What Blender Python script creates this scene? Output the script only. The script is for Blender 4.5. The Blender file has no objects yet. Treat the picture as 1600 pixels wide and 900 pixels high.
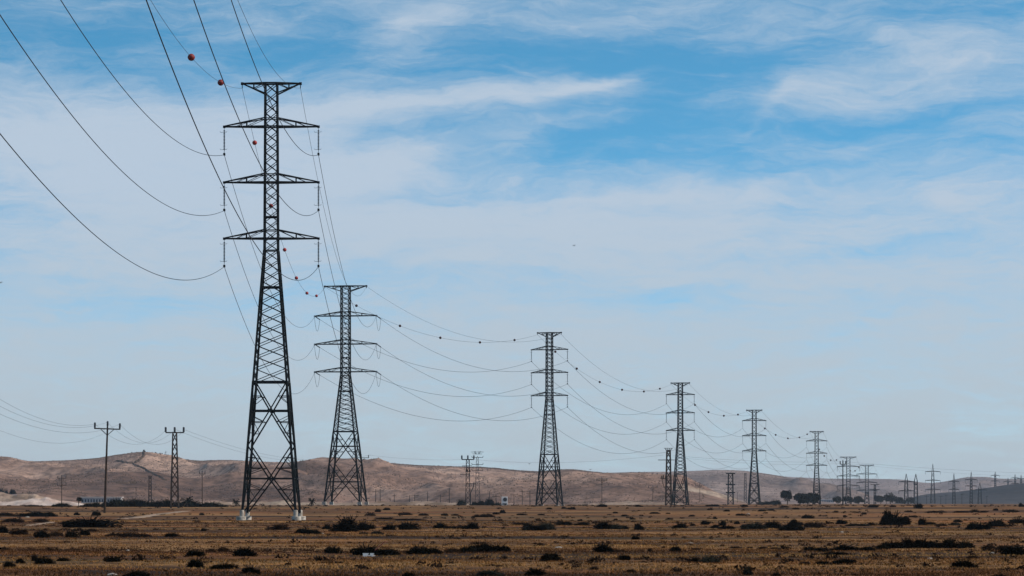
import bpy, math, random
from mathutils import Vector, noise as mn
R = math.radians
random.seed(7)
S = bpy.context.scene
COL = S.collection

# ------------------------------------------------------------------ camera, sky, sun, exposure
F, CZ, HY = 4500.0, 2.0, 786.0          # focal length in photo pixels, eye height, horizon row
cam = bpy.data.cameras.new('camera'); camo = bpy.data.objects.new('camera', cam); COL.objects.link(camo)
camo.location = (0, 0, CZ); camo.rotation_euler = (R(90), 0, 0)
cam.sensor_width = 36; cam.lens = 36 * F / 1600; cam.shift_y = (HY - 450) / 1600
cam.clip_start = 0.5; cam.clip_end = 30000
S.camera = camo
S.view_settings.view_transform = 'Standard'; S.view_settings.look = 'None'
S.view_settings.exposure = 0.5; S.view_settings.gamma = 1

SUN_EL, SUN_AZ = 38, 97                 # azimuth measured clockwise from +Y (the viewing direction)
sun = bpy.data.lights.new('sun', 'SUN'); suno = bpy.data.objects.new('sun', sun); COL.objects.link(suno)
sun.energy = 3.4; sun.angle = R(0.6); sun.color = (1, .90, .78)
sd = Vector((math.sin(R(SUN_AZ)) * math.cos(R(SUN_EL)), math.cos(R(SUN_AZ)) * math.cos(R(SUN_EL)), math.sin(R(SUN_EL))))
suno.rotation_euler = sd.to_track_quat('Z', 'Y').to_euler(); suno.location = (0, 0, 100)

W = bpy.data.worlds.new('World'); S.world = W; W.use_nodes = True
nt = W.node_tree; N = nt.nodes; L = nt.links
N.clear()
def nd(t, **k):
    n = N.new(t)
    for a, b in k.items(): setattr(n, a, b)
    return n
def put(s, v):
    if isinstance(v, bpy.types.NodeSocket): L.new(v, s)
    else: s.default_value = v
def M(op, a, b=None, c=None, clamp=False):
    n = nd('ShaderNodeMath', operation=op, use_clamp=clamp)
    put(n.inputs[0], a)
    if b is not None: put(n.inputs[1], b)
    if c is not None: put(n.inputs[2], c)
    return n.outputs[0]
tc = nd('ShaderNodeTexCoord').outputs['Generated']
sx = nd('ShaderNodeSeparateXYZ'); L.new(tc, sx.inputs[0])
X, Y, Z = sx.outputs
az = M('ARCTAN2', X, Y)
hyp = M('SQRT', M('ADD', M('MULTIPLY', X, X), M('MULTIPLY', Y, Y)))
el = M('ARCTAN2', Z, hyp)
# the clear sky: the real sky gradient, read a little higher so it is deep blue above the haze belt
cz = nd('ShaderNodeCombineXYZ'); L.new(X, cz.inputs[0]); L.new(Y, cz.inputs[1])
L.new(M('ADD', M('MULTIPLY', Z, 3.2), 0.06), cz.inputs[2])
sky = nd('ShaderNodeTexSky', sky_type='NISHITA', sun_disc=False)
sky.sun_elevation = R(SUN_EL); sky.sun_rotation = R(SUN_AZ); sky.altitude = 200
sky.air_density = 1.0; sky.dust_density = 0.4; sky.ozone_density = 1.6
L.new(cz.outputs[0], sky.inputs['Vector'])
hs = nd('ShaderNodeHueSaturation'); hs.inputs['Hue'].default_value = 0.476; hs.inputs['Saturation'].default_value = 1.30; hs.inputs['Value'].default_value = 0.95
L.new(sky.outputs[0], hs.inputs['Color'])
# thin cirrus and stratus: noise in azimuth / elevation, thicker towards the horizon
def noise(vec, scale, detail=6, rough=.55, dist=0.0):
    n = nd('ShaderNodeTexNoise'); n.inputs['Scale'].default_value = scale; n.inputs['Detail'].default_value = detail
    n.inputs['Roughness'].default_value = rough; n.inputs['Distortion'].default_value = dist
    L.new(vec, n.inputs['Vector']); return n
def comb(a, b, c=0.0):
    n = nd('ShaderNodeCombineXYZ'); put(n.inputs[0], a); put(n.inputs[1], b); put(n.inputs[2], c); return n.outputs[0]
base = comb(M('MULTIPLY', az, 1.0), M('MULTIPLY', el, 2.6))
wn = noise(base, 11, 5, .6)
ws = nd('ShaderNodeSeparateColor'); L.new(wn.outputs['Color'], ws.inputs[0])
waz = M('ADD', az, M('MULTIPLY', M('SUBTRACT', ws.outputs[0], .5), .07))
wel = M('ADD', el, M('MULTIPLY', M('SUBTRACT', ws.outputs[1], .5), .026))
def P(px): return math.atan((px - 800) / F)
def Q(py): return math.atan((HY - py) / F)
blobs = [  # cloud banks (+) and clear gaps (-): centre and spread in degrees-of-view units (1/4500 rad), tilt, amount
    (190,185,190,62,-8,.50),(60,220,130,60,0,.30),(300,270,160,70,10,.35),(655,40,75,24,20,.42),(330,50,110,16,8,.22),
    (560,173,110,9,1,.42),(725,158,125,15,3,.42),(870,152,95,12,6,.36),(945,134,60,8,17,.42),(640,238,85,20,14,.42),
    (500,240,90,50,0,.30),(800,215,45,30,80,.20),(1250,137,62,18,18,.45),(1185,180,60,8,35,.20),(1450,115,170,42,14,.36),
    (1080,22,260,30,0,.28),(1155,70,50,26,40,.18),(1100,298,150,10,0,.34),(1040,350,330,45,0,.34),(1515,312,26,13,0,.36),
    (600,330,260,55,0,.34),(1330,160,110,9,10,.20),(900,200,120,10,10,.2),(1420,70,50,10,-20,.2),(1580,190,70,10,8,.2),
    (1130,92,125,34,0,-.46),(1300,196,290,15,2,-.36),(655,208,80,12,6,-.30),(470,90,80,24,10,-.25),(120,78,150,30,0,-.36),
    (850,84,110,26,4,-.34),(880,235,110,28,0,-.26),(720,292,150,15,0,-.26),(1410,372,70,16,0,-.25),(1180,250,260,24,0,-.15),
    (240,130,60,14,-10,-.3),(1500,20,160,14,0,-.2),(1190,215,120,10,-4,.16),(1360,385,60,10,8,-.22),(330,470,190,18,4,-.16),(1150,430,120,12,0,.14),(1000,185,40,22,0,-.3),(960,455,260,18,2,-.16),(1300,470,240,14,0,-.12),(150,470,200,22,0,-.18)]
tot = None
for (bx, by, wx, wy, rot, amp) in blobs:
    m = nd('ShaderNodeMapping', vector_type='TEXTURE')
    m.inputs['Location'].default_value = (P(bx), Q(by), 0); m.inputs['Rotation'].default_value = (0, 0, R(rot)); m.inputs['Scale'].default_value = (wx / F, wy / F, 1)
    L.new(comb(waz, wel), m.inputs['Vector'])
    d = nd('ShaderNodeVectorMath', operation='DOT_PRODUCT'); L.new(m.outputs[0], d.inputs[0]); L.new(m.outputs[0], d.inputs[1])
    g = M('MULTIPLY', M('EXPONENT', M('MULTIPLY', d.outputs['Value'], -.5)), amp)
    tot = g if tot is None else M('ADD', tot, g)
n1 = noise(comb(M('MULTIPLY', waz, 1.0), M('MULTIPLY', wel, 3.2)), 9, 9, .62, .2).outputs['Fac']
n3 = noise(comb(M('ADD', M('MULTIPLY', waz, 1.0), M('MULTIPLY', wel, -2.2)), M('ADD', M('MULTIPLY', wel, 7.0), M('MULTIPLY', waz, .6)), 7.0), 42, 7, .66, .8).outputs['Fac']
n2 = noise(comb(M('ADD', M('MULTIPLY', waz, 1.0), M('MULTIPLY', wel, -1.5)), M('MULTIPLY', wel, 5.0), 3.0), 30, 8, .68, .3).outputs['Fac']
veil = nd('ShaderNodeMapRange', interpolation_type='SMOOTHSTEP'); L.new(el, veil.inputs[0])
for i, v in zip((1, 2, 3, 4), (0.140, 0.045, 0.26, 0.98)): veil.inputs[i].default_value = v
cl = M('ADD', M('ADD', tot, veil.outputs[0]), M('ADD', M('MULTIPLY', M('SUBTRACT', n1, .5), 1.0), M('ADD', M('MULTIPLY', M('SUBTRACT', n2, .5), 1.0), M('MULTIPLY', M('SUBTRACT', n3, .5), .62))))
cov = nd('ShaderNodeMapRange', interpolation_type='SMOOTHSTEP'); L.new(cl, cov.inputs[0])
for i, v in zip((1, 2, 3, 4), (-.12, 1.12, 0.0, .98)): cov.inputs[i].default_value = v
mixc = nd('ShaderNodeMix', data_type='RGBA'); L.new(cov.outputs[0], mixc.inputs[0]); L.new(hs.outputs[0], mixc.inputs[6])
# cloud colour: lavender white, greyer nearer the horizon
cc = nd('ShaderNodeMix', data_type='RGBA')
ce = nd('ShaderNodeMapRange'); L.new(el, ce.inputs[0])
for i, v in zip((1, 2, 3, 4), (0.0, 0.11, 0, 1)): ce.inputs[i].default_value = v
L.new(ce.outputs[0], cc.inputs[0]); cc.inputs[6].default_value = (2.22, 2.58, 2.78, 1); cc.inputs[7].default_value = (2.3, 2.78, 3.35, 1)
L.new(cc.outputs[2], mixc.inputs[7])
bg = nd('ShaderNodeBackground'); L.new(mixc.outputs[2], bg.inputs[0]); bg.inputs[1].default_value = 0.15
L.new(bg.outputs[0], nd('ShaderNodeOutputWorld').inputs[0])

# ------------------------------------------------------------------ materials
def mat(name, col, rough=.8, metal=0.0, c2=None, scale=1.0, c3=None, bump=0.0, stretch=(1, 1, 1), detail=5, lo=.35, hi=.65, spec=.3):
    m = bpy.data.materials.new(name); m.use_nodes = True
    n, l = m.node_tree.nodes, m.node_tree.links
    b = n['Principled BSDF']; b.inputs['Roughness'].default_value = rough; b.inputs['Metallic'].default_value = metal
    b.inputs['Specular IOR Level'].default_value = spec
    b.inputs['Base Color'].default_value = (*col, 1)
    if c2:
        g = n.new('ShaderNodeNewGeometry'); mp = n.new('ShaderNodeMapping'); mp.inputs['Scale'].default_value = stretch
        l.new(g.outputs['Position'], mp.inputs[0])
        t = n.new('ShaderNodeTexNoise'); t.inputs['Scale'].default_value = scale; t.inputs['Detail'].default_value = detail; l.new(mp.outputs[0], t.inputs[0])
        r = n.new('ShaderNodeValToRGB'); l.new(t.outputs['Fac'], r.inputs[0])
        r.color_ramp.elements[0].position = lo; r.color_ramp.elements[0].color = (*col, 1)
        r.color_ramp.elements[1].position = hi; r.color_ramp.elements[1].color = (*c2, 1)
        if c3:
            e = r.color_ramp.elements.new((lo + hi) / 2); e.color = (*c3, 1)
        l.new(r.outputs[0], b.inputs['Base Color'])
        if bump:
            bp = n.new('ShaderNodeBump'); bp.inputs['Strength'].default_value = bump; l.new(t.outputs['Fac'], bp.inputs['Height']); l.new(bp.outputs[0], b.inputs['Normal'])
    return m
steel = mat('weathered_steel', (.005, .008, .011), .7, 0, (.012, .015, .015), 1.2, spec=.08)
rusty = mat('rusty_steel', (.014, .014, .015), .75, .1, (.06, .034, .020), .8)
farsteel = mat('grey_steel', (.008, .010, .013), .8, 0, spec=.08, c2=(.016, .018, .020), scale=.6)
wood = mat('old_wood', (.018, .013, .011), .9, 0, (.05, .035, .026), 2.0, spec=.05)
porcelain = mat('brown_porcelain', (.018, .022, .028), .35)
glassy = mat('insulator_glass', (.045, .065, .085), .3, 0, spec=.5)
wirem = mat('aged_cable', (.012, .018, .026), .6, .2)
nearred = mat('bright_red_plastic', (.28, .018, .014), .6)
darkball = mat('dark_red_plastic', (.035, .010, .010), .6)
redball = mat('red_plastic', (.15, .010, .009), .6, 0, (.19, .022, .014), 1.2)
concrete = mat('pale_concrete', (.24, .21, .175), .9, 0, (.44, .40, .35), 2.6, bump=.2)
whitew = mat('white_paint', (.66, .63, .60), .7, 0, (.75, .73, .70), .8)
greyw = mat('grey_plaster', (.30, .30, .32), .8, 0, (.38, .37, .37), .5)
roofm = mat('pale_roof', (.62, .58, .56), .7)
darkm = mat('dark_opening', (.03, .032, .04), .5)
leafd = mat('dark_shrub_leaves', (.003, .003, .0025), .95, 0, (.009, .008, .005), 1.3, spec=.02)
scrubm = mat('hill_scrub_twigs', (.045, .030, .021), .95, 0, (.085, .056, .040), .05, spec=.05)
leafb = mat('brown_shrub_leaves', (.014, .008, .005), .9, 0, (.034, .018, .010), 1.5, spec=.03)
leafg = mat('grey_green_leaves', (.014, .014, .011), .9, 0, (.034, .034, .026), 1.0, spec=.03)
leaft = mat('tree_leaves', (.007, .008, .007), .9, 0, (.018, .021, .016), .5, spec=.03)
bark = mat('bark', (.05, .035, .025), .9)
grassm = mat('dry_grass', (.036, .015, .006), .9, 0, (.31, .165, .056), .07, c3=(.135, .057, .018), spec=.1, stretch=(.22, 1, 1))
stonem = mat('pale_stone', (.20, .165, .135), .9, 0, (.30, .26, .22), 3)
redm = mat('rusty_red_paint', (.16, .035, .025), .7)
birdm = mat('dark_feathers', (.02, .02, .022), .8)

def ground_material():
    m = bpy.data.materials.new('dry_plain_soil'); m.use_nodes = True
    n, l = m.node_tree.nodes, m.node_tree.links; b = n['Principled BSDF']
    b.inputs['Roughness'].default_value = .95; b.inputs['Specular IOR Level'].default_value = .08
    g = n.new('ShaderNodeNewGeometry').outputs['Position']
    def tex(sc, stretch=(1, 1, 1), detail=6, rough=.6, loc=(0, 0, 0)):
        mp = n.new('ShaderNodeMapping'); mp.inputs['Scale'].default_value = stretch; mp.inputs['Location'].default_value = loc; l.new(g, mp.inputs[0])
        t = n.new('ShaderNodeTexNoise'); t.inputs['Scale'].default_value = sc; t.inputs['Detail'].default_value = detail; t.inputs['Roughness'].default_value = rough
        l.new(mp.outputs[0], t.inputs[0]); return t.outputs['Fac']
    def ramp(f, st):
        r = n.new('ShaderNodeValToRGB'); l.new(f, r.inputs[0])
        e = r.color_ramp.elements; e[0].position, e[0].color = st[0][0], (*st[0][1], 1); e[1].position, e[1].color = st[-1][0], (*st[-1][1], 1)
        for p, c in st[1:-1]: q = e.new(p); q.color = (*c, 1)
        return r.outputs[0]
    def mix(f, a, c, mode='MIX'):
        x = n.new('ShaderNodeMix'); x.data_type = 'RGBA'; x.blend_type = mode
        if isinstance(f, float): x.inputs[0].default_value = f
        else: l.new(f, x.inputs[0])
        l.new(a, x.inputs[6])
        if isinstance(c, tuple): x.inputs[7].default_value = (*c, 1)
        else: l.new(c, x.inputs[7])
        return x.outputs[2]
    big = ramp(tex(.050, (.20, 1, 1), 7, .62), [(.37, (.016, .007, .003)), (.45, (.052, .024, .009)), (.52, (.150, .072, .026)), (.64, (.275, .148, .058))])
    orange = ramp(tex(.045, (.4, 1, 1), 5, .6, (31, 7, 0)), [(.52, (0, 0, 0)), (.66, (1, 1, 1))])
    c = mix(orange, big, (.24, .086, .026))
    olive = ramp(tex(.05, (.3, 1, 1), 5, .6, (5, 90, 0)), [(.56, (0, 0, 0)), (.68, (.8, .8, .8))])
    c = mix(olive, c, (.095, .068, .030))
    dark = ramp(tex(.33, (.35, 1, 1), 8, .70), [(.36, (.20, .17, .15)), (.50, (1, 1, 1)), (.75, (1.35, 1.3, 1.2))])
    c = mix(1.0, c, dark, 'MULTIPLY')
    fine = ramp(tex(2.3, (1, 1, 1), 6, .75), [(.36, (.45, .42, .40)), (.52, (1, 1, 1)), (.70, (1.4, 1.35, 1.3))])
    c = mix(1.0, c, fine, 'MULTIPLY')
    l.new(c, b.inputs['Base Color'])
    bp = n.new('ShaderNodeBump'); bp.inputs['Strength'].default_value = .6; bp.inputs['Distance'].default_value = .15
    l.new(tex(1.3, (1, 1, 1), 8, .7), bp.inputs['Height']); l.new(bp.outputs[0], b.inputs['Normal'])
    return m
soil = ground_material()

def hill_material(name, a, b_, c_, sc=.006, speck=.5):
    m = bpy.data.materials.new(name); m.use_nodes = True
    n, l = m.node_tree.nodes, m.node_tree.links; b = n['Principled BSDF']
    b.inputs['Roughness'].default_value = .95; b.inputs['Specular IOR Level'].default_value = .05
    g = n.new('ShaderNodeNewGeometry').outputs['Position']
    def tex(s, st, d=6, r=.6):
        mp = n.new('ShaderNodeMapping'); mp.inputs['Scale'].default_value = st; l.new(g, mp.inputs[0])
        t = n.new('ShaderNodeTexNoise'); t.inputs['Scale'].default_value = s; t.inputs['Detail'].default_value = d; t.inputs['Roughness'].default_value = r
        l.new(mp.outputs[0], t.inputs[0]); return t.outputs['Fac']
    r = n.new('ShaderNodeValToRGB'); l.new(tex(sc, (1, .5, 3), 7, .62), r.inputs[0]); e = r.color_ramp.elements
    e[0].position, e[0].color = .36, (*a, 1); e[1].position, e[1].color = .66, (*c_, 1); q = e.new(.5); q.color = (*b_, 1)
    r2 = n.new('ShaderNodeValToRGB'); l.new(tex(.11, (1, .45, 1), 5, .8), r2.inputs[0]); e = r2.color_ramp.elements
    e[0].position, e[0].color = .40, (speck, speck, speck, 1); e[1].position, e[1].color = .58, (1.06, 1.06, 1.06, 1)
    x = n.new('ShaderNodeMix'); x.data_type = 'RGBA'; x.blend_type = 'MULTIPLY'; x.inputs[0].default_value = 1
    l.new(r.outputs[0], x.inputs[6]); l.new(r2.outputs[0], x.inputs[7]); l.new(x.outputs[2], b.inputs['Base Color'])
    return m
hillA = hill_material('brown_hill_soil', (.105, .060, .043), (.215, .128, .092), (.38, .245, .180), .0050, .40)
hillB = hill_material('mauve_hill_soil', (.115, .082, .070), (.215, .150, .126), (.33, .24, .20), .0035, .5)
hillC = hill_material('far_hill_soil', (.13, .098, .090), (.21, .155, .14), (.31, .235, .21), .003, .6)
hillD = hill_material('shade_tinted_wooded_hill', (.030, .028, .030), (.045, .040, .042), (.065, .058, .058), .006, .6)  # dark tones carry this hill's painted-in shadow as well as its wood
palesoil = hill_material('pale_bank_soil', (.26, .18, .145), (.42, .32, .27), (.56, .47, .41), .08, .65)
tansoil = hill_material('tan_bank_soil', (.15, .10, .07), (.27, .19, .14), (.36, .27, .20), .05, .6)

# ------------------------------------------------------------------ mesh helpers
class MB:
    def __init__(s): s.v = []; s.f = []
    def box(s, c, d, rz=0):
        b = len(s.v); co, si = math.cos(rz), math.sin(rz)
        for dz in (-.5, .5):
            for dx, dy in ((-.5, -.5), (.5, -.5), (.5, .5), (-.5, .5)):
                x, y = dx * d[0], dy * d[1]
                s.v.append((c[0] + x * co - y * si, c[1] + x * si + y * co, c[2] + dz * d[2]))
        for q in ((0, 3, 2, 1), (4, 5, 6, 7), (0, 1, 5, 4), (1, 2, 6, 5), (2, 3, 7, 6), (3, 0, 4, 7)): s.f.append(tuple(b + i for i in q))
    def bar(s, p, q, w, n=4, w2=None):
        p, q = Vector(p), Vector(q); s.tube([p, q], [w / 2, (w2 or w) / 2] if n > 4 else [w * .7071, (w2 or w) * .7071], n)
    def tube(s, pts, r, n=6, cap=True):
        pts = [Vector(p) for p in pts]
        if not isinstance(r, (list, tuple)): r = [r] * len(pts)
        b0 = len(s.v)
        for i, p in enumerate(pts):
            t = (pts[min(i + 1, len(pts) - 1)] - pts[max(i - 1, 0)]).normalized()
            up = Vector((0, 0, 1)) if abs(t.z) < .9 else Vector((0, 1, 0))
            a = t.cross(up).normalized(); c = a.cross(t)
            for k in range(n):
                an = 2 * math.pi * (k + .5) / n
                s.v.append(tuple(p + (a * math.cos(an) + c * math.sin(an)) * r[i]))
        for i in range(len(pts) - 1):
            for k in range(n):
                s.f.append((b0 + i * n + k, b0 + i * n + (k + 1) % n, b0 + (i + 1) * n + (k + 1) % n, b0 + (i + 1) * n + k))
        if cap:
            s.f.append(tuple(b0 + k for k in reversed(range(n)))); e = b0 + (len(pts) - 1) * n; s.f.append(tuple(e + k for k in range(n)))
    def lathe(s, c, prof, n=12):
        s.tube([(c[0], c[1], c[2] + z) for r, z in prof], [r for r, z in prof], n)
    def build(s, name, m, parent=None, loc=None, smooth=False):
        me = bpy.data.meshes.new(name); me.from_pydata(s.v, [], s.f); me.update()
        if smooth:
            for p in me.polygons: p.use_smooth = True
        me.materials.append(m)
        o = bpy.data.objects.new(name, me); COL.objects.link(o)
        if parent: o.parent = parent
        if loc is not None: o.location = loc
        return o
def tag(o, label=None, cat=None, group=None, kind=None):
    if label: o['label'] = label
    if cat: o['category'] = cat
    if group: o['group'] = group
    if kind: o['kind'] = kind
    return o
def empty(name, loc, rz=0):
    o = bpy.data.objects.new(name, None); COL.objects.link(o); o.location = loc; o.rotation_euler = (0, 0, rz); o.empty_display_size = .2
    return o
def copy_tree(o, parent=None):
    c = o.copy(); COL.objects.link(c); c.parent = parent
    for ch in [k for k in bpy.data.objects if k.parent == o]: copy_tree(ch, c)
    return c
def sm(a, b, t):
    t = min(1, max(0, (t - a) / (b - a))); return t * t * (3 - 2 * t)
def interp(tab, x):
    if x <= tab[0][0]: return tab[0][1]
    for (a, p), (b, q) in zip(tab, tab[1:]):
        if x <= b:
            t = (x - a) / (b - a); return p + (q - p) * t
    return tab[-1][1]
def fbm(x, y, z=0.0, o=4):
    return mn.fractal((x, y, z), 1.0, 2.0, o)

# ------------------------------------------------------------------ terrain
def plain_z(x, y):
    r = math.hypot(x, y)
    z = 1.25 * sm(335, 640, r)
    z += .10 * fbm(x / 34, y / 15, 1.5, 4) * sm(20, 70, r) * (1 - sm(600, 1200, r))
    z += .035 * fbm(x / 2.6, y / 2.2, 5.5, 3) * (1 - sm(180, 420, r))
    return z
def build_ground():
    rr = [0, 8, 20, 34, 46]; r = 54.0
    while r < 720: rr.append(r); r *= 1.0062
    while r < 9000: rr.append(r); r *= 1.06
    rr.append(9000)
    aa = []; a = -180.0
    while a < 180:
        aa.append(a); a += .09 if -12.5 <= a < 12.5 else (1.5 if -25 < a < 25 else 6)
    nA = len(aa); mb = MB()
    for r in rr:
        for a in aa:
            x, y = r * math.sin(R(a)), r * math.cos(R(a))
            mb.v.append((x, y, plain_z(x, y)))
    for i in range(len(rr) - 1):
        for k in range(nA):
            q = (k + 1) % nA
            mb.f.append((i * nA + k, i * nA + q, (i + 1) * nA + q, (i + 1) * nA + k) if i else (k, nA + q, nA + k))
    o = mb.build('ground', soil, smooth=True); tag(o, kind='structure'); return o
build_ground()

ridgeA = [(-500,722),(-200,716),(0,717),(20,719),(45,721),(100,719.5),(150,716),(180,711),(200,708),(225,705.5),(250,709),(280,716.5),(310,720),(340,718.5),(370,719),(395,721),(430,722),(470,722.5),(525,720.5),(560,722.5),(600,722.5),(640,726),(700,728.5),(750,729.5),(780,731.5),(810,735),(845,736.5),(875,733.5),(895,733),(920,736),(950,739.5),(980,743.5),(1020,751),(1060,760),(1100,771),(1150,783),(1200,792),(1300,800)]
ridgeB = [(700,760),(840,742),(900,740),(940,739),(990,737.5),(1040,737),(1090,735.5),(1120,734),(1160,735),(1190,739),(1220,743.5),(1250,751),(1290,762),(1340,773),(1400,783),(1500,794)]
ridgeC = [(1000,765),(1120,750),(1200,743),(1240,745.5),(1260,746.5),(1300,748),(1350,748),(1390,748.5),(1420,750),(1435,753.5),(1455,755),(1480,752),(1500,747),(1520,744.5),(1530,745.5),(1540,744.5),(1560,748),(1600,748.5),(1700,746),(1900,752),(2200,745)]
ridgeD = [(1380,792),(1425,778),(1440,773),(1470,770),(1500,768),(1540,762.5),(1570,758),(1600,755),(1700,748),(1900,735),(2200,738)]
HILLS = {}
def smooth_interp(tab, x, w=9):
    return (interp(tab, x - w) + 2 * interp(tab, x) + interp(tab, x + w)) / 4
def make_hill(name, ridge, D, d0, back, p, amp, seed, m, u0, u1, du=3.0, nd_=110, wl=170):
    def z(u, y):
        rz = CZ + (HY - smooth_interp(ridge, u)) * D / F
        x = (u - 800) / F * y
        t = (y - d0) / (D - d0)
        if t <= 0: return .6 - 0.01 * (d0 - y)
        if t <= 1:
            s = (1 - math.cos(math.pi * min(1, t ** p))) * .35 + .65 * t ** (p * 1.1) * (1.15 - .15 * t ** 4) / 1.0 if t < 1 else 1.35
            s = .35 * (1 - math.cos(math.pi * t ** p)) / 2 + .65 * t ** p
        else: s = max(-.2, 1 - ((y - D) / back) ** 2)
        h = (rz - .6) * s
        wx, wy = x / wl + .5 * fbm(x / 500, y / 600, seed, 2), y / (wl * 2.3)
        rel = fbm(wx, wy, seed + 3.3, 5) * .6 + (.30 - abs(mn.noise((x / (wl * .8) + .35 * y / wl + .4 * fbm(x / 90, y / 200, seed, 3), y / (wl * 3), seed + 9)))) * 1.0
        env = max(0, min(1, t * 2.2)) * (1 - sm(.45, .93, t)) if t < 1 else 0
        fade = min(1, max(0, (rz - .6) / 18))
        return .6 + h + amp * rel * env * fade + .25 * fbm(x / 12, y / 12, seed, 2) * min(1, t * 5)
    HILLS[name] = z
    mb = MB(); nu = int((u1 - u0) / du) + 1
    ys = [d0 - 60 + (D - d0 + 60) * (i / nd_) for i in range(nd_ + 1)] + [D + back * q for q in (.1, .25, .45, .7, 1.0)]
    for y in ys:
        for i in range(nu):
            u = u0 + i * du; mb.v.append(((u - 800) / F * y, y, z(u, y)))
    for j in range(len(ys) - 1):
        for i in range(nu - 1):
            a = j * nu + i; mb.f.append((a, a + 1, a + nu + 1, a + nu))
    o = mb.build('hill', m, smooth=True); tag(o, kind='structure'); return o
make_hill('A', ridgeA, 3000, 1450, 900, 1.05, 32, 1.0, hillA, -520, 1300, nd_=150)
make_hill('B', ridgeB, 4300, 2500, 900, 1.25, 32, 11.0, hillB, 700, 1500, wl=260)
make_hill('C', ridgeC, 6300, 4300, 1200, 1.2, 40, 23.0, hillC, 1000, 2200, wl=420)
make_hill('D', ridgeD, 3100, 2450, 700, 1.1, 3, 37.0, hillD, 1380, 2200)
def land(x, y):
    u = 800 + F * x / y; z = plain_z(x, y)
    for k, lim in (('A', 1300), ('B', 1500), ('C', 2200), ('D', 2200)):
        if u < lim: z = max(z, HILLS[k](u, y)) if y > 990 else z
    return z
def on_ground(px, py):
    """point of the plain seen at photo pixel (px, py)"""
    d = 60.0
    while d < 1500:
        if HY - F * (plain_z((px - 800) / F * d, d) - CZ) / d <= py: break
        d *= 1.003
    x = (px - 800) / F * d
    return x, d, plain_z(x, d)
def at(px, d): x = (px - 800) / F * d; return x, d, land(x, d)

# scrub speckles on the hills (uncountable)
def speckle(hill, n, u0, u1, y0, y1, smin, smax, m):
    mb = MB(); z = HILLS[hill]; rnd = random.Random(3)
    for _ in range(n):
        u = rnd.uniform(u0, u1); y = y0 + (y1 - y0) * rnd.random() ** .9; x = (u - 800) / F * y
        if fbm(x / 90, y / 150, 4, 3) < rnd.uniform(-.5, .5): continue
        zz = z(u, y)
        if zz < 1.6: continue
        s = rnd.uniform(smin, smax); h = s * rnd.uniform(.35, .65); b = len(mb.v); a = rnd.random() * 6
        for k in range(5): mb.v.append((x + s * .6 * math.cos(a + k * 1.257), y + s * .6 * math.sin(a + k * 1.257), zz - .2))
        mb.v.append((x + rnd.uniform(-.2, .2) * s, y, zz + h))
        for k in range(5): mb.f.append((b + k, b + (k + 1) % 5, b + 5))
    o = mb.build('hill_scrub', m); tag(o, kind='stuff'); return o
speckle('A', 64000, -200, 1100, 1500, 3000, .5, 1.15, scrubm)
speckle('B', 6000, 900, 1350, 2900, 4300, .8, 1.5, scrubm)
speckle('C', 3000, 1200, 1700, 4900, 6300, 1.2, 2.2, scrubm)

# dark gully tracks draped over the left hill, pale tracks on the spurs
def ray_hill(hill, px, py, y0=1460, y1=2995):
    z = HILLS[hill]; y = y0
    while y < y1:
        if HY - F * (z(px, y) - CZ) / y <= py: break
        y += 8
    return y
def draped(name, hill, pts, w, m, kind='structure'):
    mb = MB(); P2 = []
    for (a, b), (c, d) in zip(pts, pts[1:]):
        for k in range(10): P2.append((a + (c - a) * k / 10, b + (d - b) * k / 10))
    P3 = []
    for (a, b) in P2:
        y = ray_hill(hill, a, b); P3.append(Vector(((a - 800) / F * y, y, HILLS[hill](a, y))))
    for i, p in enumerate(P3):
        t = (P3[min(i + 1, len(P3) - 1)] - P3[max(0, i - 1)]); s_ = Vector((-t.y, t.x, 0)).normalized() * w * (.6 + .6 * random.random())
        for q in (-1, 0, 1):
            v = p + s_ * q; u = 800 + F * v.x / v.y; mb.v.append((v.x, v.y, HILLS[hill](u, v.y) + (.9 if q == 0 else -.2)))
    for i in range(len(P3) - 1):
        for q in (0, 1): a = i * 3 + q; mb.f.append((a, a + 1, a + 4, a + 3))
    tag(mb.build(name, m), kind=kind)
draped('path', 'A', [(181, 721), (200, 724), (220, 731), (240, 741), (263, 754)], 1.9, scrubm)
draped('path', 'A', [(224, 706), (225, 713), (218, 720), (211, 725)], 1.7, scrubm)
if 0: draped('path', 'A', [(610, 733), (650, 742), (690, 756), (722, 772)], 2.5, palesoil)
draped('path', 'A', [(181, 755), (200, 756), (215, 755.5)], 1.5, scrubm)

# pale soil bank at the left
def bank(cx, d, wx, wy, h, m, seed):
    mb = MB(); nx, ny = 60, 16; x0 = (cx - 800) / F * d
    for j in range(ny + 1):
        for i in range(nx + 1):
            a, b = i / nx * 2 - 1, j / ny * 2 - 1; x, y = x0 + a * wx, d + b * wy
            e = max(0, 1 - a * a) ** .7 * max(0, 1 - b * b)
            mb.v.append((x, y, land(x, y) - .25 + e * h * (.75 + .5 * fbm(x / 7, y / 7, seed, 4)) + e * .2))
    for j in range(ny):
        for i in range(nx): a = j * (nx + 1) + i; mb.f.append((a, a + 1, a + nx + 2, a + nx + 1))
    tag(mb.build('soil_bank', m, smooth=False), kind='structure')
bank(66, 860, 14, 8, 2.3, palesoil, 3); bank(15, 930, 16, 6, 2.0, palesoil, 8); bank(-10, 1560, 42, 14, 4.6, tansoil, 18); bank(150, 980, 34, 6, 1.2, tansoil, 12)
bank(640, 1020, 40, 10, 1.5, tansoil, 5); bank(420, 1000, 30, 10, 1.6, tansoil, 9); bank(1105, 1900, 26, 40, 2.6, tansoil, 15); bank(985, 1300, 26, 12, 1.5, tansoil, 25)

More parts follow.
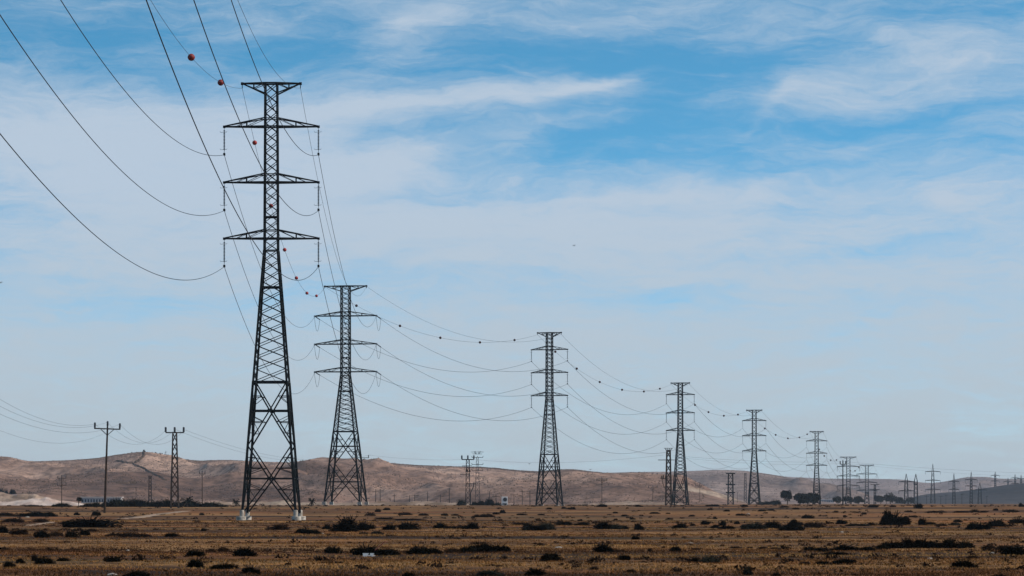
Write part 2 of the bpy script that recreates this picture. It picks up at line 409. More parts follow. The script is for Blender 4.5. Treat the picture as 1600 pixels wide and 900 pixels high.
def ground_strip(name, pts, w, m):
    mb = MB(); P3 = []
    for (a, b), (c, d) in zip(pts, pts[1:]):
        for k in range(24):
            x, y, z = on_ground(a + (c - a) * k / 24, b + (d - b) * k / 24); P3.append(Vector((x, y, 0)))
    for i, p in enumerate(P3):
        t = P3[min(i + 1, len(P3) - 1)] - P3[max(0, i - 1)]; s_ = Vector((-t.y, t.x, 0)).normalized() * w * (.75 + .5 * mn.noise((i * .35, 3, 1)))
        for q in (-1, -.5, 0, .5, 1): v = p + s_ * q; mb.v.append((v.x, v.y, plain_z(v.x, v.y) + (.05 if abs(q) < 1 else -.05)))
    for i in range(len(P3) - 1):
        for q in range(4): a = i * 5 + q; mb.f.append((a, a + 1, a + 6, a + 5))
    tag(mb.build(name, m, smooth=True), kind='structure')
track = mat('pale_track_soil', (.20, .135, .090), .95, 0, (.30, .21, .15), .5, spec=.05)
ground_strip('path', [(186, 811), (215, 809), (245, 804), (292, 798.5)], 1.6, track)
ground_strip('path', [(40, 822), (62, 819), (82, 816)], .8, track)
# ------------------------------------------------------------------ pylons
def corner(hw, z, i):
    sx_, sy_ = ((-1, -1), (1, -1), (1, 1), (-1, 1))[i]; return Vector((sx_ * hw, sy_ * hw, z))
def make_pylon(name, label, loc, yaw, H, arms, arm_half, waist, bigx, base_hw, top_hw=.69, beam_half=3.4, sus=True, m=steel, plinth=False, group='high voltage pylons marching across the plain', detail=1, waist_hw=None, wk=1.0, leg_m=None):
    root = empty(name, loc, yaw); tag(root, label, 'pylon', group)
    waist_hw = waist_hw or top_hw + .1
    def hw(z):
        if z >= waist: return waist_hw + (top_hw - waist_hw) * (z - waist) / (H - waist)
        return base_hw + (waist_hw - base_hw) * z / waist
    for i in range(4):
        g = MB()
        zs = [0, bigx[2], bigx[0], waist, H]
        for a, b in zip(zs, zs[1:]):
            w = (.27 if b <= bigx[0] else .23 if b <= waist else .17) * wk
            g.bar(corner(hw(a), a, i), corner(hw(b), b, i), w)
        g.build('leg', leg_m or m, root)
    br = MB(); faces = [(0, 1), (1, 2), (2, 3), (3, 0)]
    def X(z0, z1, w):
        for a, b in faces:
            br.bar(corner(hw(z0), z0, a), corner(hw(z1), z1, b), w); br.bar(corner(hw(z0), z0, b), corner(hw(z1), z1, a), w)
    def ring(z, w):
        for a, b in faces: br.bar(corner(hw(z), z, a), corner(hw(z), z, b), w)
    # upper shaft: regular crosses
    n = max(6, int((H - waist) / (1.09 if detail else 1.6)))
    for k in range(n): X(waist + (H - waist) * k / n, waist + (H - waist) * (k + 1) / n, .085 * (wk if detail else wk * .75))
    n2 = 12 if detail else 9
    zz = [bigx[0] + (waist - bigx[0]) * (k / n2) ** .93 for k in range(n2 + 1)]
    for a, b in zip(zz, zz[1:]): X(a, b, .085 * (wk if detail else wk * .75))
    ring(waist, .12 * wk); ring(waist * .72 + bigx[0] * .28, .16 * wk); ring(bigx[0], .20 * wk)
    for z in arms: ring(z, .15 * wk); ring(z + .95, .1 * wk)
    ring(waist + (H - waist) * .2, .14 * wk)
    # the two tall crosses of the lower body, with their secondary bars
    for (zt, zb) in ((bigx[0], bigx[2]), (bigx[2], 0)):
        zc = bigx[1] if zt == bigx[0] else bigx[3]
        for a, b in faces:
            A0, B0, A1, B1 = corner(hw(zt), zt, a), corner(hw(zt), zt, b), corner(hw(zb), zb, a), corner(hw(zb), zb, b)
            ML, MR = corner(hw(zc), zc, a), corner(hw(zc), zc, b); C = (ML + MR) / 2
            br.bar(ML, MR, .16 * wk)
            for e in (A0, B0, A1, B1): br.bar(e, C, .15 * wk)
            if detail:
                br.box(C, (.42, .42, .34))
                for (leg0, e) in ((A0, A0), (B0, B0), (A1, A1), (B1, B1)):
                    side = a if e in (A0, A1) else b
                    for q in ((.36, .68) if abs(e.z - zc) > 3.6 else (.5,)):
                        p = e.lerp(C, q); lz = corner(hw(p.z), p.z, side); br.bar(p, lz, .09 * wk)
                        z2 = p.z + (zc - p.z) * .55; br.bar(p, corner(hw(z2), z2, side), .07 * wk)
    br.build('lattice_bracing', m, root)
    # cross arms
    tips = []
    for z in arms:
        g = MB()
        for s in (-1, 1):
            tip = Vector((s * arm_half, 0, z)); h0 = hw(z); h1 = hw(z + .95)
            for sy_ in (-1, 1):
                lo, hi = Vector((s * h0, sy_ * h0, z)), Vector((s * h1, sy_ * h1, z + 1.0))
                g.bar(lo, tip, .17 * wk); g.bar(hi, tip + Vector((0, 0, .08)), .12 * wk)
                p = lo.lerp(tip, .45); q = hi.lerp(tip, .45); g.bar(p, q, .09 * wk); g.bar(hi, p, .06 * wk)
                g.bar(hi.lerp(tip, .45), lo.lerp(tip, .72), .05 * wk)
            g.bar(Vector((s * h0, -h0, z)).lerp(tip, .45), Vector((s * h0, h0, z)).lerp(tip, .45), .07 * wk)
            g.box(tip, (.28 * wk, .34 * wk, .26 * wk))
            tips.append((s, z))
        g.build('crossarm', m, root)
    g = MB(); zb = H - 1.2; hb = hw(zb)
    for sy_ in (-1, 1):
        g.bar((-beam_half, 0, H), (-top_hw, sy_ * top_hw, H), .17 * wk); g.bar((beam_half, 0, H), (top_hw, sy_ * top_hw, H), .17 * wk); g.bar((-top_hw, sy_ * top_hw, H), (top_hw, sy_ * top_hw, H), .17 * wk)
        for s in (-1, 1):
            g.bar((s * hb, sy_ * hb, zb), (s * beam_half, 0, H), .14 * wk)
            a = Vector((s * hb, sy_ * hb, zb)); t = Vector((s * beam_half, 0, H)); c = Vector((s * top_hw, sy_ * top_hw, H))
            g.bar(a.lerp(t, .5), c.lerp(t, .5), .09 * wk); g.bar(c, a.lerp(t, .5), .08 * wk)
    ring_b = MB()
    for s in (-1, 1): g.box((s * beam_half, 0, H - .02), (.3 * wk, .3 * wk, .3 * wk)); g.bar((s * beam_half, 0, H - .1), (s * beam_half, 0, H - .55), .09 * wk)
    g.build('earth_wire_beam', m, root)
    if sus:
        for s in (-1, 1):
            for z in arms:
                g = MB(); x = s * arm_half; n_ = 14 if detail else 5
                prof = [(.03, 0), (.03, -.35)]
                for k in range(n_):
                    z0 = -.4 - k * 2.35 / n_; prof += [(.045, z0), (.125 * (1 if detail else 1.15), z0 - .05), (.125, z0 - .085), (.045, z0 - .11)]
                prof += [(.03, -2.85), (.03, -3.15)]
                g.lathe((x, 0, z), prof, 8)
                io = g.build('insulator', glassy, root)
                if detail:
                    for zz_ in (-.62, -2.65):
                        h = MB()
                        h.tube([(x, 0, z + zz_), (x - .45, .12, z + zz_ - .02), (x - .5, .12, z + zz_ + .12)], .022, 5)
                        h.tube([(x, 0, z + zz_), (x + .3, -.1, z + zz_), (x + .34, -.1, z + zz_ + .1)], .022, 5)
                        h.build('arcing_horn', m, io)
                    h = MB(); h.box((x, 0, z - 3.2), (.22, .5, .26)); h.bar((x, -.5, z - 3.27), (x, .5, z - 3.27), .09)
                    h.build('wire_clamp', m, io)
    if plinth:
        for i in range(4):
            c = corner(base_hw + .1, 0, i)
            g = MB(); sx_ = 1 if c.x > 0 else -1
            g.lathe((c.x, c.y, -.62), [(.54, -.35), (.56, -.30), (.56, .26), (.53, .32)], 20)
            g.lathe((c.x - .10 * sx_, c.y, -.62), [(.27, .32), (.26, 1.02), (.23, 1.06)], 16)
            g.build('plinth', concrete, root, smooth=False)
    elif detail:
        for i in range(4):
            g = MB(); c = corner(base_hw, -.25, i); g.box(c, (.9, .9, .7)); g.build('plinth', concrete, root)
    bpy.context.view_layer.update()
    info = dict(root=root, arms=arms, arm_half=arm_half, H=H, beam=beam_half, loc=Vector(loc), yaw=yaw, sus=sus)
    return info
def world_pt(p, lx, lz):
    c, s_ = math.cos(p['yaw']), math.sin(p['yaw']); return p['loc'] + Vector((lx * c, lx * s_, lz))
def attach(p, key):
    side = -1 if key[0] == 'L' else 1
    if key[1] == 'E': return world_pt(p, side * p['beam'], p['H'] - (.55 if p['sus'] else .1))
    z = p['arms'][int(key[1]) - 1]
    return world_pt(p, side * p['arm_half'], z - (3.27 if p['sus'] else 0))
TW = [  # photo x, distance, base z
    (424, 336, .75), (540, 665, 2.2), (858.5, 813, 1.4), (1063, 1045, 1.2), (1178.5, 1245, 1.2), (1276, 1540, 1.2), (1325.5, 1912, 1.2), (1354.5, 2250, 1.2)]
pos = [Vector(((u - 800) / F * d, d, z)) for u, d, z in TW]
T0 = Vector((-19.8, 60, 0))
def heading(i):
    a = (pos[i] - (pos[i - 1] if i else T0)).normalized(); b = (pos[i + 1] - pos[i]).normalized() if i + 1 < len(pos) else a
    v = (a + b); return -math.atan2(v.x, v.y)
names = ['nearest', 'second', 'third', 'fourth', 'fifth', 'sixth', 'seventh', 'eighth']
plab = ['tallest nearest lattice pylon on white concrete plinths, black against the sky',
        'second pylon from the left with wide arms and looping jumper cables, right of the tallest',
        'third large pylon standing alone in the middle of the photo',
        'fourth large pylon, right beside a dark low mast with a lit top bracket',
        'fifth large pylon in front of the mauve hill, left of the dark trees',
        'sixth large pylon with wavy hanging strings rising behind the dark trees',
        'short wide armed pylon with a thin dark pole in front of its left arms',
        'farthest wide armed pylon of the big line, above the grey round trees']
P_ = []
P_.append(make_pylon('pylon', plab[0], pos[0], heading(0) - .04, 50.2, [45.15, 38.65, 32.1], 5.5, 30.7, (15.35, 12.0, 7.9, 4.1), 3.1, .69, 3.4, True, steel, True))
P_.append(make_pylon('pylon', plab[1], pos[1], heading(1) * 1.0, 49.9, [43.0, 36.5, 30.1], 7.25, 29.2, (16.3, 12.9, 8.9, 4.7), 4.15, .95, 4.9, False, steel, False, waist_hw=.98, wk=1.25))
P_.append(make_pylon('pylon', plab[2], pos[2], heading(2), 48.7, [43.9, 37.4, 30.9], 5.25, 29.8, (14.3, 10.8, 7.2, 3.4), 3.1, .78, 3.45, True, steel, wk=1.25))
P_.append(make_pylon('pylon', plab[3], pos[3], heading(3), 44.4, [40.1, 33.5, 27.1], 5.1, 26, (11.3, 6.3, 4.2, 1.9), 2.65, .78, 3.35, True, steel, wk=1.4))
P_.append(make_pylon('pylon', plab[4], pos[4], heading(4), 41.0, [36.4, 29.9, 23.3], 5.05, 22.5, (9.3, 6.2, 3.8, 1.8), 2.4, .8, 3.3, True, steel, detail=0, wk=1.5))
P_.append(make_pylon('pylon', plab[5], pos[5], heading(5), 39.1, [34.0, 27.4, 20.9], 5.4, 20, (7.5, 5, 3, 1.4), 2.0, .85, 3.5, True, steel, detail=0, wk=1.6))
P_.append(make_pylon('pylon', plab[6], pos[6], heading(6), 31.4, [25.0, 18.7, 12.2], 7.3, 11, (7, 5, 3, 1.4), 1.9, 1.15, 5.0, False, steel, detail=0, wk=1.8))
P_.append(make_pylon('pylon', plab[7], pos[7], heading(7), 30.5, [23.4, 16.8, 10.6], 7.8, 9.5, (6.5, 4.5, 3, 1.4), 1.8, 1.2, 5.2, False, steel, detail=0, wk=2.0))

# ------------------------------------------------------------------ cables and marker balls
def sagcurve(A, B, sag, n=60):
    out = []
    for i in range(n + 1):
        t = i / n; p = A.lerp(B, t); p.z -= 4 * sag * t * (1 - t); out.append(p)
    return out
def split(pts, a, b):
    """trim a metres from the start and b from the end"""
    def cut(p, d):
        if d <= 0: return [p[0]], p
        acc = 0; head = [p[0]]
        for i in range(len(p) - 1):
            s_ = (p[i + 1] - p[i]).length
            if acc + s_ > d:
                q = p[i].lerp(p[i + 1], (d - acc) / s_); return head + [q], [q] + p[i + 1:]
            acc += s_; head.append(p[i + 1])
    h, r = cut(pts, a); t, r2 = cut(r[::-1], b)
    return h, r2[::-1], t[::-1]
keyname = {'L1': 'upper left conductor', 'L2': 'middle left conductor', 'L3': 'lower left conductor', 'R1': 'upper right conductor', 'R2': 'middle right conductor', 'R3': 'lower right conductor', 'LE': 'left earth wire', 'RE': 'right earth wire'}
def string_part(pylon, pts, thick):
    """tension string: ribbed insulator following the first metres of the cable, a part of the pylon"""
    g = MB(); inv = pylon['root'].matrix_world.inverted(); a, b = pts[0], pts[-1]; n_ = 12
    P2 = []; rr = []
    for k in range(n_ * 2 + 1): P2.append(inv @ a.lerp(b, k / (n_ * 2))); rr.append(.045 if k % 2 == 0 else thick)
    g.tube(P2, rr, 7); g.build('insulator', glassy, pylon['root'])
    return b
ends = {}
def span(i, A_, B_, sagc, sage, rad, rade, first_name, second_name, pa=None, pb=None):
    curves = {}
    for k in ('L1', 'L2', 'L3', 'R1', 'R2', 'R3', 'LE', 'RE'):
        e = k[1] == 'E'; a, b = A_(k), B_(k)
        c = sagcurve(a, b, sage if e else sagc, 90 if i == 0 else 56); curves[k] = c
        ta = 3.0 if (pa and not pa['sus'] and not e) else 0; tb = 3.0 if (pb and not pb['sus'] and not e) else 0
        h, mid, t = split(c, ta, tb)
        if ta: ends[(id(pa), k, 'o')] = string_part(pa, h, .13)
        if tb: ends[(id(pb), k, 'i')] = string_part(pb, t[::-1], .13)
        o = mid[0]; g = MB(); g.tube([p - o for p in mid], rade if e else rad, 6)
        ob = g.build('earth_wire' if e else 'power_cable', wirem, loc=o, smooth=True)
        tag(ob, f'{keyname[k]} sagging between {first_name} and {second_name}', 'cable', f'cables strung from {first_name} to {second_name}')
    return curves
def t0at(k):
    side = -1 if k[0] == 'L' else 1; c, s_ = math.cos(.14), math.sin(.14); p = P_[0]
    h = 3.4 if k[1] == 'E' else 5.5; z = attach(p, k).z + 3.47
    return Vector((T0.x + side * h * c, T0.y + side * h * s_, z))
nm = ['the tallest pylon', 'the second pylon', 'the third pylon', 'the fourth pylon', 'the fifth pylon', 'the sixth pylon', 'the seventh pylon', 'the eighth pylon']
SP = {}
SP[0] = span(0, lambda k: attach(P_[0], k), t0at, 10.23, 11.09, .030, .017, nm[0], 'the top left picture edge', P_[0], None)
SAG = [None, (9.3, 10.3), (7.1, 6.4), (8.6, 7.9), (7.3, 5.7), (9, 6.8), (8.5, 7.3), (8, 7)]
for i in range(1, 8):
    a, b = P_[i - 1], P_[i]
    r1 = (.030, .036, .040, .044, .048, .052, .056)[i - 1]
    SP[i] = span(i, lambda k: attach(a, k), lambda k: attach(b, k), SAG[i][0], SAG[i][1], r1, r1 * .72, nm[i - 1], nm[i], a, b)
last = Vector((340, 2650, 1.2))
def endat(k):
    side = -1 if k[0] == 'L' else 1; return last + Vector((side * (5 if k[1] == 'E' else 7.5), 0, {'E': 31, '1': 24, '2': 17.5, '3': 11}[k[1]]))
SP[8] = span(8, lambda k: attach(P_[7], k), endat, 8, 6, .056, .04, nm[7], 'the far right towers', P_[7], None)
# jumper loops under tension tips
for p in P_:
    if p['sus']: continue
    inv = p['root'].matrix_world.inverted()
    for k in ('L1', 'L2', 'L3', 'R1', 'R2', 'R3'):
        a, b = ends.get((id(p), k, 'i')), ends.get((id(p), k, 'o'))
        if a is None or b is None: continue
        pts = sagcurve(inv @ a, inv @ b, 3.0, 16); g = MB(); g.tube(pts, .035 if p is P_[1] else .06, 5); g.build('jumper_loop', wirem, p['root'], smooth=True)

def ball_mesh(r):
    g = MB(); prof = [(r * math.sin(math.pi * k / 14) + .001, r * math.cos(math.pi * k / 14) * 1.0) for k in range(15)]
    prof.insert(8, (r * 1.03, -r * .06)); prof.insert(7, (r * 1.03, r * .06))
    g.lathe((0, 0, 0), prof, 20); return g
BALLS = {0: [(299, 89), (345, 127)], 1: [(396, 226), (420, 328), (442, 397), (462, 438), (480, 455), (494, 454)],
         2: [(557, 475), (625, 509), (688, 528), (750, 536), (804, 532)], 3: [(868, 547), (901, 577), (937, 599), (972, 609), (1006, 611), (1031, 606)],
         4: [(1065, 617), (1086, 633), (1107, 645), (1131, 649), (1153, 646)], 5: [(1195, 670), (1212, 680), (1231, 685), (1249, 682), (1261, 676)],
         6: [(1280, 702), (1288, 712), (1298, 719), (1307, 719)], 7: [(1329, 730), (1336, 735), (1342, 731)]}
BL = {0: ['largest red marker ball high on the wire left of the tallest pylon', 'red marker ball beside the top left beam tip of the tallest pylon'],
      1: ['red ball between the upper two left arms of the tallest pylon', 'dark ball seen inside the shaft of the tallest pylon', 'red ball just below the lowest right arm of the tallest pylon', 'red ball where the wire crosses the lowest right cable of the tallest pylon', 'left one of two close red balls left of the second pylon top', 'right one of two close red balls left of the second pylon top'],
      2: ['ball just right of the second pylon shaft above its upper arm', 'first ball right of the upper arm tip of the second pylon', 'ball in the middle of the wire between second and third pylons', 'ball at the lowest point of the wire before the third pylon', 'ball nearest the top left beam tip of the third pylon']}
ordw = ['first', 'second', 'third', 'fourth', 'fifth', 'sixth']
prev = None
for i, lst in BALLS.items():
    c = SP[i]['LE']
    for j, (bx, by) in enumerate(lst):
        best = min(c, key=lambda p: (800 + F * p.x / p.y - bx) ** 2 + .15 * (HY - F * (p.z - CZ) / p.y - by) ** 2)
        # refine along the curve by nearest picture column
        k = c.index(best); cand = []
        for q in range(max(0, k - 1), min(len(c) - 1, k + 1)):
            for t in range(21): cand.append(c[q].lerp(c[q + 1], t / 20))
        best = min(cand, key=lambda p: (800 + F * p.x / p.y - bx) ** 2 + .15 * (HY - F * (p.z - CZ) / p.y - by) ** 2)
        r = (.31, .30, .33, .36, .40, .44, .5, .55)[i]
        if i < 2: r = .33 if i == 0 else .30
        o = ball_mesh(r).build('marker_ball', (redball if i == 0 else nearred if i == 1 else darkball), loc=best, smooth=True)
        lb = BL[i][j] if i in BL else f'{ordw[j]} small dark ball on the wire from {nm[i-1]} to {nm[i]}'
        tag(o, lb, 'marker ball', 'marker balls on the left earth wire')

# ------------------------------------------------------------------ small poles and masts
def t_insul(g, x, y, z, h=.55, r=.11):
    g.lathe((x, y, z), [(.03, 0), (r, .06), (r * .8, h * .3), (r, h * .4), (r * .8, h * .6), (r, h * .7), (r * .7, h)], 8)
def tee_pole(label, px, d, H, half, lean=0.0, w=.26, tm=wood, group=None, ins=1.0, arms=1, z=None, right_only=False):
    x, y, zz = at(px, d); z = zz if z is None else z
    root = empty('utility_pole', (x, y, z)); tag(root, label, 'utility pole', group)
    root.rotation_euler = (0, lean, 0)
    g = MB(); g.tube([(0, 0, -.3), (0, 0, H)], [w * .6, w * .38], 8); g.build('pole', tm, root)
    for a in range(arms):
        zt = H - .35 - a * 1.6; g = MB(); g.box(((half / 2 if right_only else 0), -w * .45, zt), ((half + .2 if right_only else 2 * half + .2), .14 * ins, .16 * ins))
        for s in ((1,) if right_only else (-1, 1)):
            if a == 0: g.bar((s * half * .55, -w * .45, zt - .05), (0, -w * .45, zt - 1.0), .08 * ins)
        g.build('crossarm', tm, root)
        for s in ((0, 1) if right_only else ((-1, 0, 1) if a == 0 else (-1, 1))):
            g = MB(); t_insul(g, s * half, -w * .45 if s else 0, (zt + .08) if s else H, .75 * ins, .15 * ins); g.build('insulator', porcelain, root)
    return root
def lattice_mast(label, px, d, H, hb, ht, half, m=farsteel, group=None, name='lattice_mast', levels=1, extra=None, w=.09, z=None, cat='mast', ins=1.0, arm_z=None, spike=0):
    x, y, zz = at(px, d); z = zz if z is None else z
    root = empty(name, (x, y, z)); tag(root, label, cat, group)
    def hw(q): return hb + (ht - hb) * q / H
    g = MB(); n = max(5, int(H / max(1.0, hb * 2.2)))
    for i in range(4): g.bar(corner(hw(0), -.3, i), corner(ht, H, i), w * 1.3)
    g.build('leg_frame', m, root); g = MB()
    for k in range(n):
        a, b = H * k / n, H * (k + 1) / n
        for p, q in ((0, 1), (1, 2), (2, 3), (3, 0)):
            g.bar(corner(hw(a), a, p), corner(hw(b), b, q), w * .7); g.bar(corner(hw(a), a, q), corner(hw(b), b, p), w * .7) if n > 7 else None
    g.build('lattice_bracing', m, root)
    for lz in (arm_z if arm_z is not None else [H]):
        g = MB(); zt = lz + .05; g.box((0, 0, zt), (half * 2, w * 1.6, w * 1.8))
        if spike or half > 3:
            for s in (-1, 1): g.bar((s * half, 0, zt), (0, 0, zt + .9), w * .8)
        g.build('crossarm', m, root)
        if not spike:
            for s in (-1, 0, 1):
                g = MB(); t_insul(g, s * half, 0, zt + .05, .9 * ins, .2 * ins); g.build('insulator', porcelain, root)
        else:
            for s in (-1, 1):
                g = MB(); g.bar((s * half, 0, zt), (s * half, 0, zt - 2.4), w * .9); g.build('insulator', glassy, root)
    if spike:
        g = MB()
        for i in range(4): g.bar(corner(ht, H, i), (0, 0, H + spike), w)
        g.build('peak', m, root)
    if extra: extra(root, m)
    return root
p1 = tee_pole('tall leaning wooden pole with a three insulator crossarm, leftmost of the tall poles', 163.5, 450, 13.5, 1.95, R(1.9), .34, wood, ins=1.15)
p2 = lattice_mast('narrow rusty lattice mast with a three insulator crossarm, left of the tallest pylon', 273, 560, 14.6, .75, .36, 1.75, rusty, w=.13, ins=1.15)
tee_pole('slim pole with small crossarm on the hillside between the lattice mast and the tallest pylon', 316, 900, 10.2, .85, 0, .24, wood, ins=.9)
lattice_mast('short grey lattice mast behind the hedge, left of the rusty mast', 234.5, 1050, 10.5, .55, .4, .75, farsteel, w=.11, ins=.6)
tee_pole('thin double crossarm pole above the pale soil bank at far left', 96.5, 640, 6.6, .95, 0, .16, wood, arms=2, ins=.55)
tee_pole('faint thin pole on the hillside left of the short grey mast', 212.5, 1300, 8.0, .5, 0, .16, wood, ins=.5)
tee_pole('small T shaped pole just left of the slim hillside pole', 298, 1350, 7.5, 1.0, 0, .2, wood, ins=.5)
tee_pole('pole with one right hand crossarm peeking out behind the second pylon', 564.5, 835, 14.2, 2.1, 0, .26, farsteel, right_only=True)
def mast_kit(root, m):
    g = MB(); g.box((0, 0, 11.2), (2.0, 1.2, .12)); g.box((-.3, 0, 11.55), (.7, .7, .7)); g.box((.6, 0, 11.5), (.5, .6, .6)); g.build('equipment_platform', m, root)
    g = MB(); g.box((-1.0, 0, 10.3), (3.2, .18, .18)); g.box((-.2, 0, 13.2), (3.4, .14, .14)); g.build('lower_crossarm', m, root)
    g = MB(); g.tube([(.9, 0, 0), (.9, 0, 4), (1.3, 0, 5), (1.9, 0, 6.2), (2.0, 0, 7.6)], .14, 6); g.bar((-.2, 0, 7.2), (2.8, 0, 7.2), .16); g.build('cable_riser', m, root)
lattice_mast('dark twin leg mast with an equipment platform, left one of the pair in mid photo', 731, 960, 15.2, .75, .5, 2.0, farsteel, extra=mast_kit, w=.17, ins=1.5)
def top_frame(root, m):
    g = MB()
    for x_ in (-1.7, -1.1, .9, 1.6): g.bar((x_ * .5, 0, 26), (x_, 0, 27.6), .22)
    g.bar((-3.4, 0, 27.2), (3.2, 0, 27.2), .2); g.bar((-2.6, 0, 26.2), (2.4, 0, 26.2), .2); g.build('top_frame', m, root)
lattice_mast('pale thin lattice tower right behind the dark platform mast in mid photo', 746, 1500, 24.5, 1.3, .5, 2.9, farsteel, extra=top_frame, w=.14, arm_z=[17.5, 20.6, 24.3], ins=.8)
def side_kit(root, m):
    g = MB(); g.box((-1.0, 0, 13.6), (4.2, .2, .2)); g.box((1.0, 0, 13.6), (3.2, .16, .16)); g.build('lower_crossarm', m, root)
    g = MB(); g.box((-1.2, 0, 8.0), (2.4, .18, .18)); g.tube([(-1.6, 0, 9.2), (-1.9, 0, 7.4), (-1.3, 0, 5.6), (-.6, 0, 4.4)], .09, 6)
    for q in (-2.1, -1.5, -.9): g.lathe((q, 0, 8.1), [(.1, 0), (.16, .3), (.1, .9)], 6)
    g.build('cable_bracket', m, root)
    g = MB()
    for q in (-1, -.35, .35, 1): g.bar((q * .4, 0, 16.0), (q * 1.0, 0, 17.0), .16)
    g.box((0, 0, 17.1), (2.6, .5, .14)); g.build('top_bracket', m, root)
lattice_mast('dark narrow mast with side brackets touching the left side of the fourth pylon', 1044.5, 860, 16.2, .85, .5, .6, rusty, extra=side_kit, w=.3, ins=.5)
tee_pole('small dark T shaped pole with three insulators in mid photo below the brown hill', 940.5, 1125, 10.0, 1.95, 0, .24, wood, ins=1.0)
tee_pole('small T shaped pole left of the narrow bracket mast', 1020, 1500, 9.0, 2.3, 0, .28, wood, ins=1.2)
tee_pole('faint small T shaped pole between the fourth pylon and the stout lattice tower', 1093.5, 1650, 8.8, 2.4, 0, .24, wood, ins=1.0)
lattice_mast('stout dark lattice tower without peak, left of the fifth pylon', 1141.5, 1450, 15.6, 1.35, 1.05, 2.3, steel, w=.34, arm_z=[6, 10, 15.6], ins=.5)
lattice_mast('pale faint lattice mast close left of the fifth pylon', 1164.5, 2000, 20.5, .9, .55, .9, farsteel, w=.16, arm_z=[20.5], ins=.4)
tee_pole('tiny pole between the stout lattice tower and the pale mast', 1152, 1800, 6.6, .8, 0, .2, wood, ins=.6)
p10 = tee_pole('thin dark pole with three black insulators crossing the left arms of the wide pylon', 1317, 1200, 17.3, 1.15, 0, .5, farsteel, ins=1.7)
lattice_mast('small lattice mast with one bent arm beside the farthest wide armed pylon', 1367, 1900, 13.0, .7, .5, 2.9, farsteel, w=.2, arm_z=[9.6, 12.9], ins=.3)

# far transmission towers on the right
def far_tower(label, px, d, H, hb, ht, half, arms, spike, w, m=farsteel):
    return lattice_mast(label, px, d, H, hb, ht, half, m, 'distant transmission towers along the right horizon', 'transmission_tower', w=w, cat='transmission tower', arm_z=arms, spike=spike)
far_tower('dark lattice tower with two arm levels above the rightmost grey tree', 1416, 2150, 17.6, 1.5, .9, 5.6, [9.8, 16.6], 5, .30, steel)
far_tower('dark armless looking lattice tower with a pointed top', 1431, 2100, 17.0, 1.35, 1.0, 1.3, [14], 5, .34, steel)
far_tower('tallest tower of the right edge with three arm levels and a pointed peak', 1457.5, 2540, 27.5, 1.9, .8, 6.6, [12.2, 20.2, 28], 7.5, .26)
far_tower('slim tower with low wide arms in front of the dark topped far ridge', 1490.5, 2500, 20.5, 1.2, .7, 4.5, [12.5, 19.5], 6.0, .28)
far_tower('tower in front of the bumpy top of the far ridge', 1517.5, 2500, 21.5, 1.2, .7, 5.2, [15.5, 21], 6.5, .26)
far_tower('short dark tower against the dark hill slope', 1531, 2500, 13.5, 1.6, 1.0, 6.0, [12], 5.0, .28)
for (px_, top, lab, arm) in ((1555, 737, 'tower rising behind the dark hill, widest arms of those behind it', [11, 17]), (1575, 746.5, 'lowest of the towers rising behind the dark hill', [10]), (1586, 741, 'tower second from the right edge behind the dark hill', [12]), (1595.5, 742, 'tower at the right picture edge behind the dark hill', [12])):
    d = 3700; zt = CZ + (HY - top) * d / F; x = (px_ - 800) / F * d; z0 = land(x, d); H_ = zt - z0 - 5
    lattice_mast(lab, px_, d, H_, 1.3, .8, 5.5, farsteel, 'distant transmission towers along the right horizon', 'transmission_tower', w=.34, cat='transmission tower', arm_z=[H_ - 7, H_ + .2], spike=5)
# substation field: many thin look-alike masts
rnd = random.Random(21)
sub = [587, 594, 616, 640, 648, 668, 688, 702, 765, 775, 803, 816, 828, 1385, 1448, 1470, 1478, 1503, 1542]
for k, px_ in enumerate(sub):
    d = rnd.uniform(1150, 1400) if px_ < 900 else rnd.uniform(1900, 2300); h_ = rnd.uniform(4.2, 7.5) * (1 if px_ < 900 else 1.2)
    x, y, z = at(px_, d); root = empty('switchyard_mast', (x, y, z)); tag(root, 'thin grey post of the switchyard row at the foot of the hills', 'mast', 'thin switchyard posts at the foot of the hills')
    g = MB(); g.tube([(0, 0, -.3), (0, 0, h_)], [.17, .11], 5); g.build('post', farsteel, root)
    g = MB(); wdt = rnd.uniform(.7, 1.8); g.box((0, 0, h_ * rnd.uniform(.75, .97)), (wdt * 2, .12, .14)); g.build('crossarm', farsteel, root)

# minor line cables
def wire(label, A_, B_, sag, r, group, n=40):
    c = sagcurve(Vector(A_), Vector(B_), sag, n); o = c[0]; g = MB(); g.tube([p - o for p in c], r, 5)
    tag(g.build('distribution_wire', wirem, loc=o, smooth=True), label, 'cable', group)
def pt(px, py, d): return ((px - 800) / F * d, d, CZ + (HY - py) * d / F)
gl = 'thin wires reaching the tall wooden pole from the left'
wire('topmost thin wire entering from the left edge to the wooden pole', pt(148.5, 662.5, 450), pt(-260, 388, 235), 4.6, .014, gl)
wire('second thin wire entering from the left edge to the wooden pole', pt(167.5, 660, 450), pt(-240, 448, 235), 4.6, .014, gl)
wire('third thin wire entering from the left edge to the wooden pole', pt(187, 663, 450), pt(-220, 500, 235), 4.4, .014, gl)
wire('lowest thin wire entering from the left edge to the wooden pole', pt(165.5, 676, 450), pt(-230, 520, 235), 4.6, .011, gl)
gl = 'thin wires between the wooden pole and the rusty mast'
wire('left thin wire between the wooden pole and the rusty mast', pt(148.5, 662.5, 450), pt(260, 671.5, 560), 3.0, .016, gl)
wire('middle thin wire between the wooden pole and the rusty mast', pt(167.5, 660, 450), pt(274, 670, 560), 3.0, .016, gl)
wire('right thin wire between the wooden pole and the rusty mast', pt(187, 663, 450), pt(288.5, 671.5, 560), 3.0, .016, gl)
gl = 'thin wires from the rusty mast to the pole behind the second pylon'
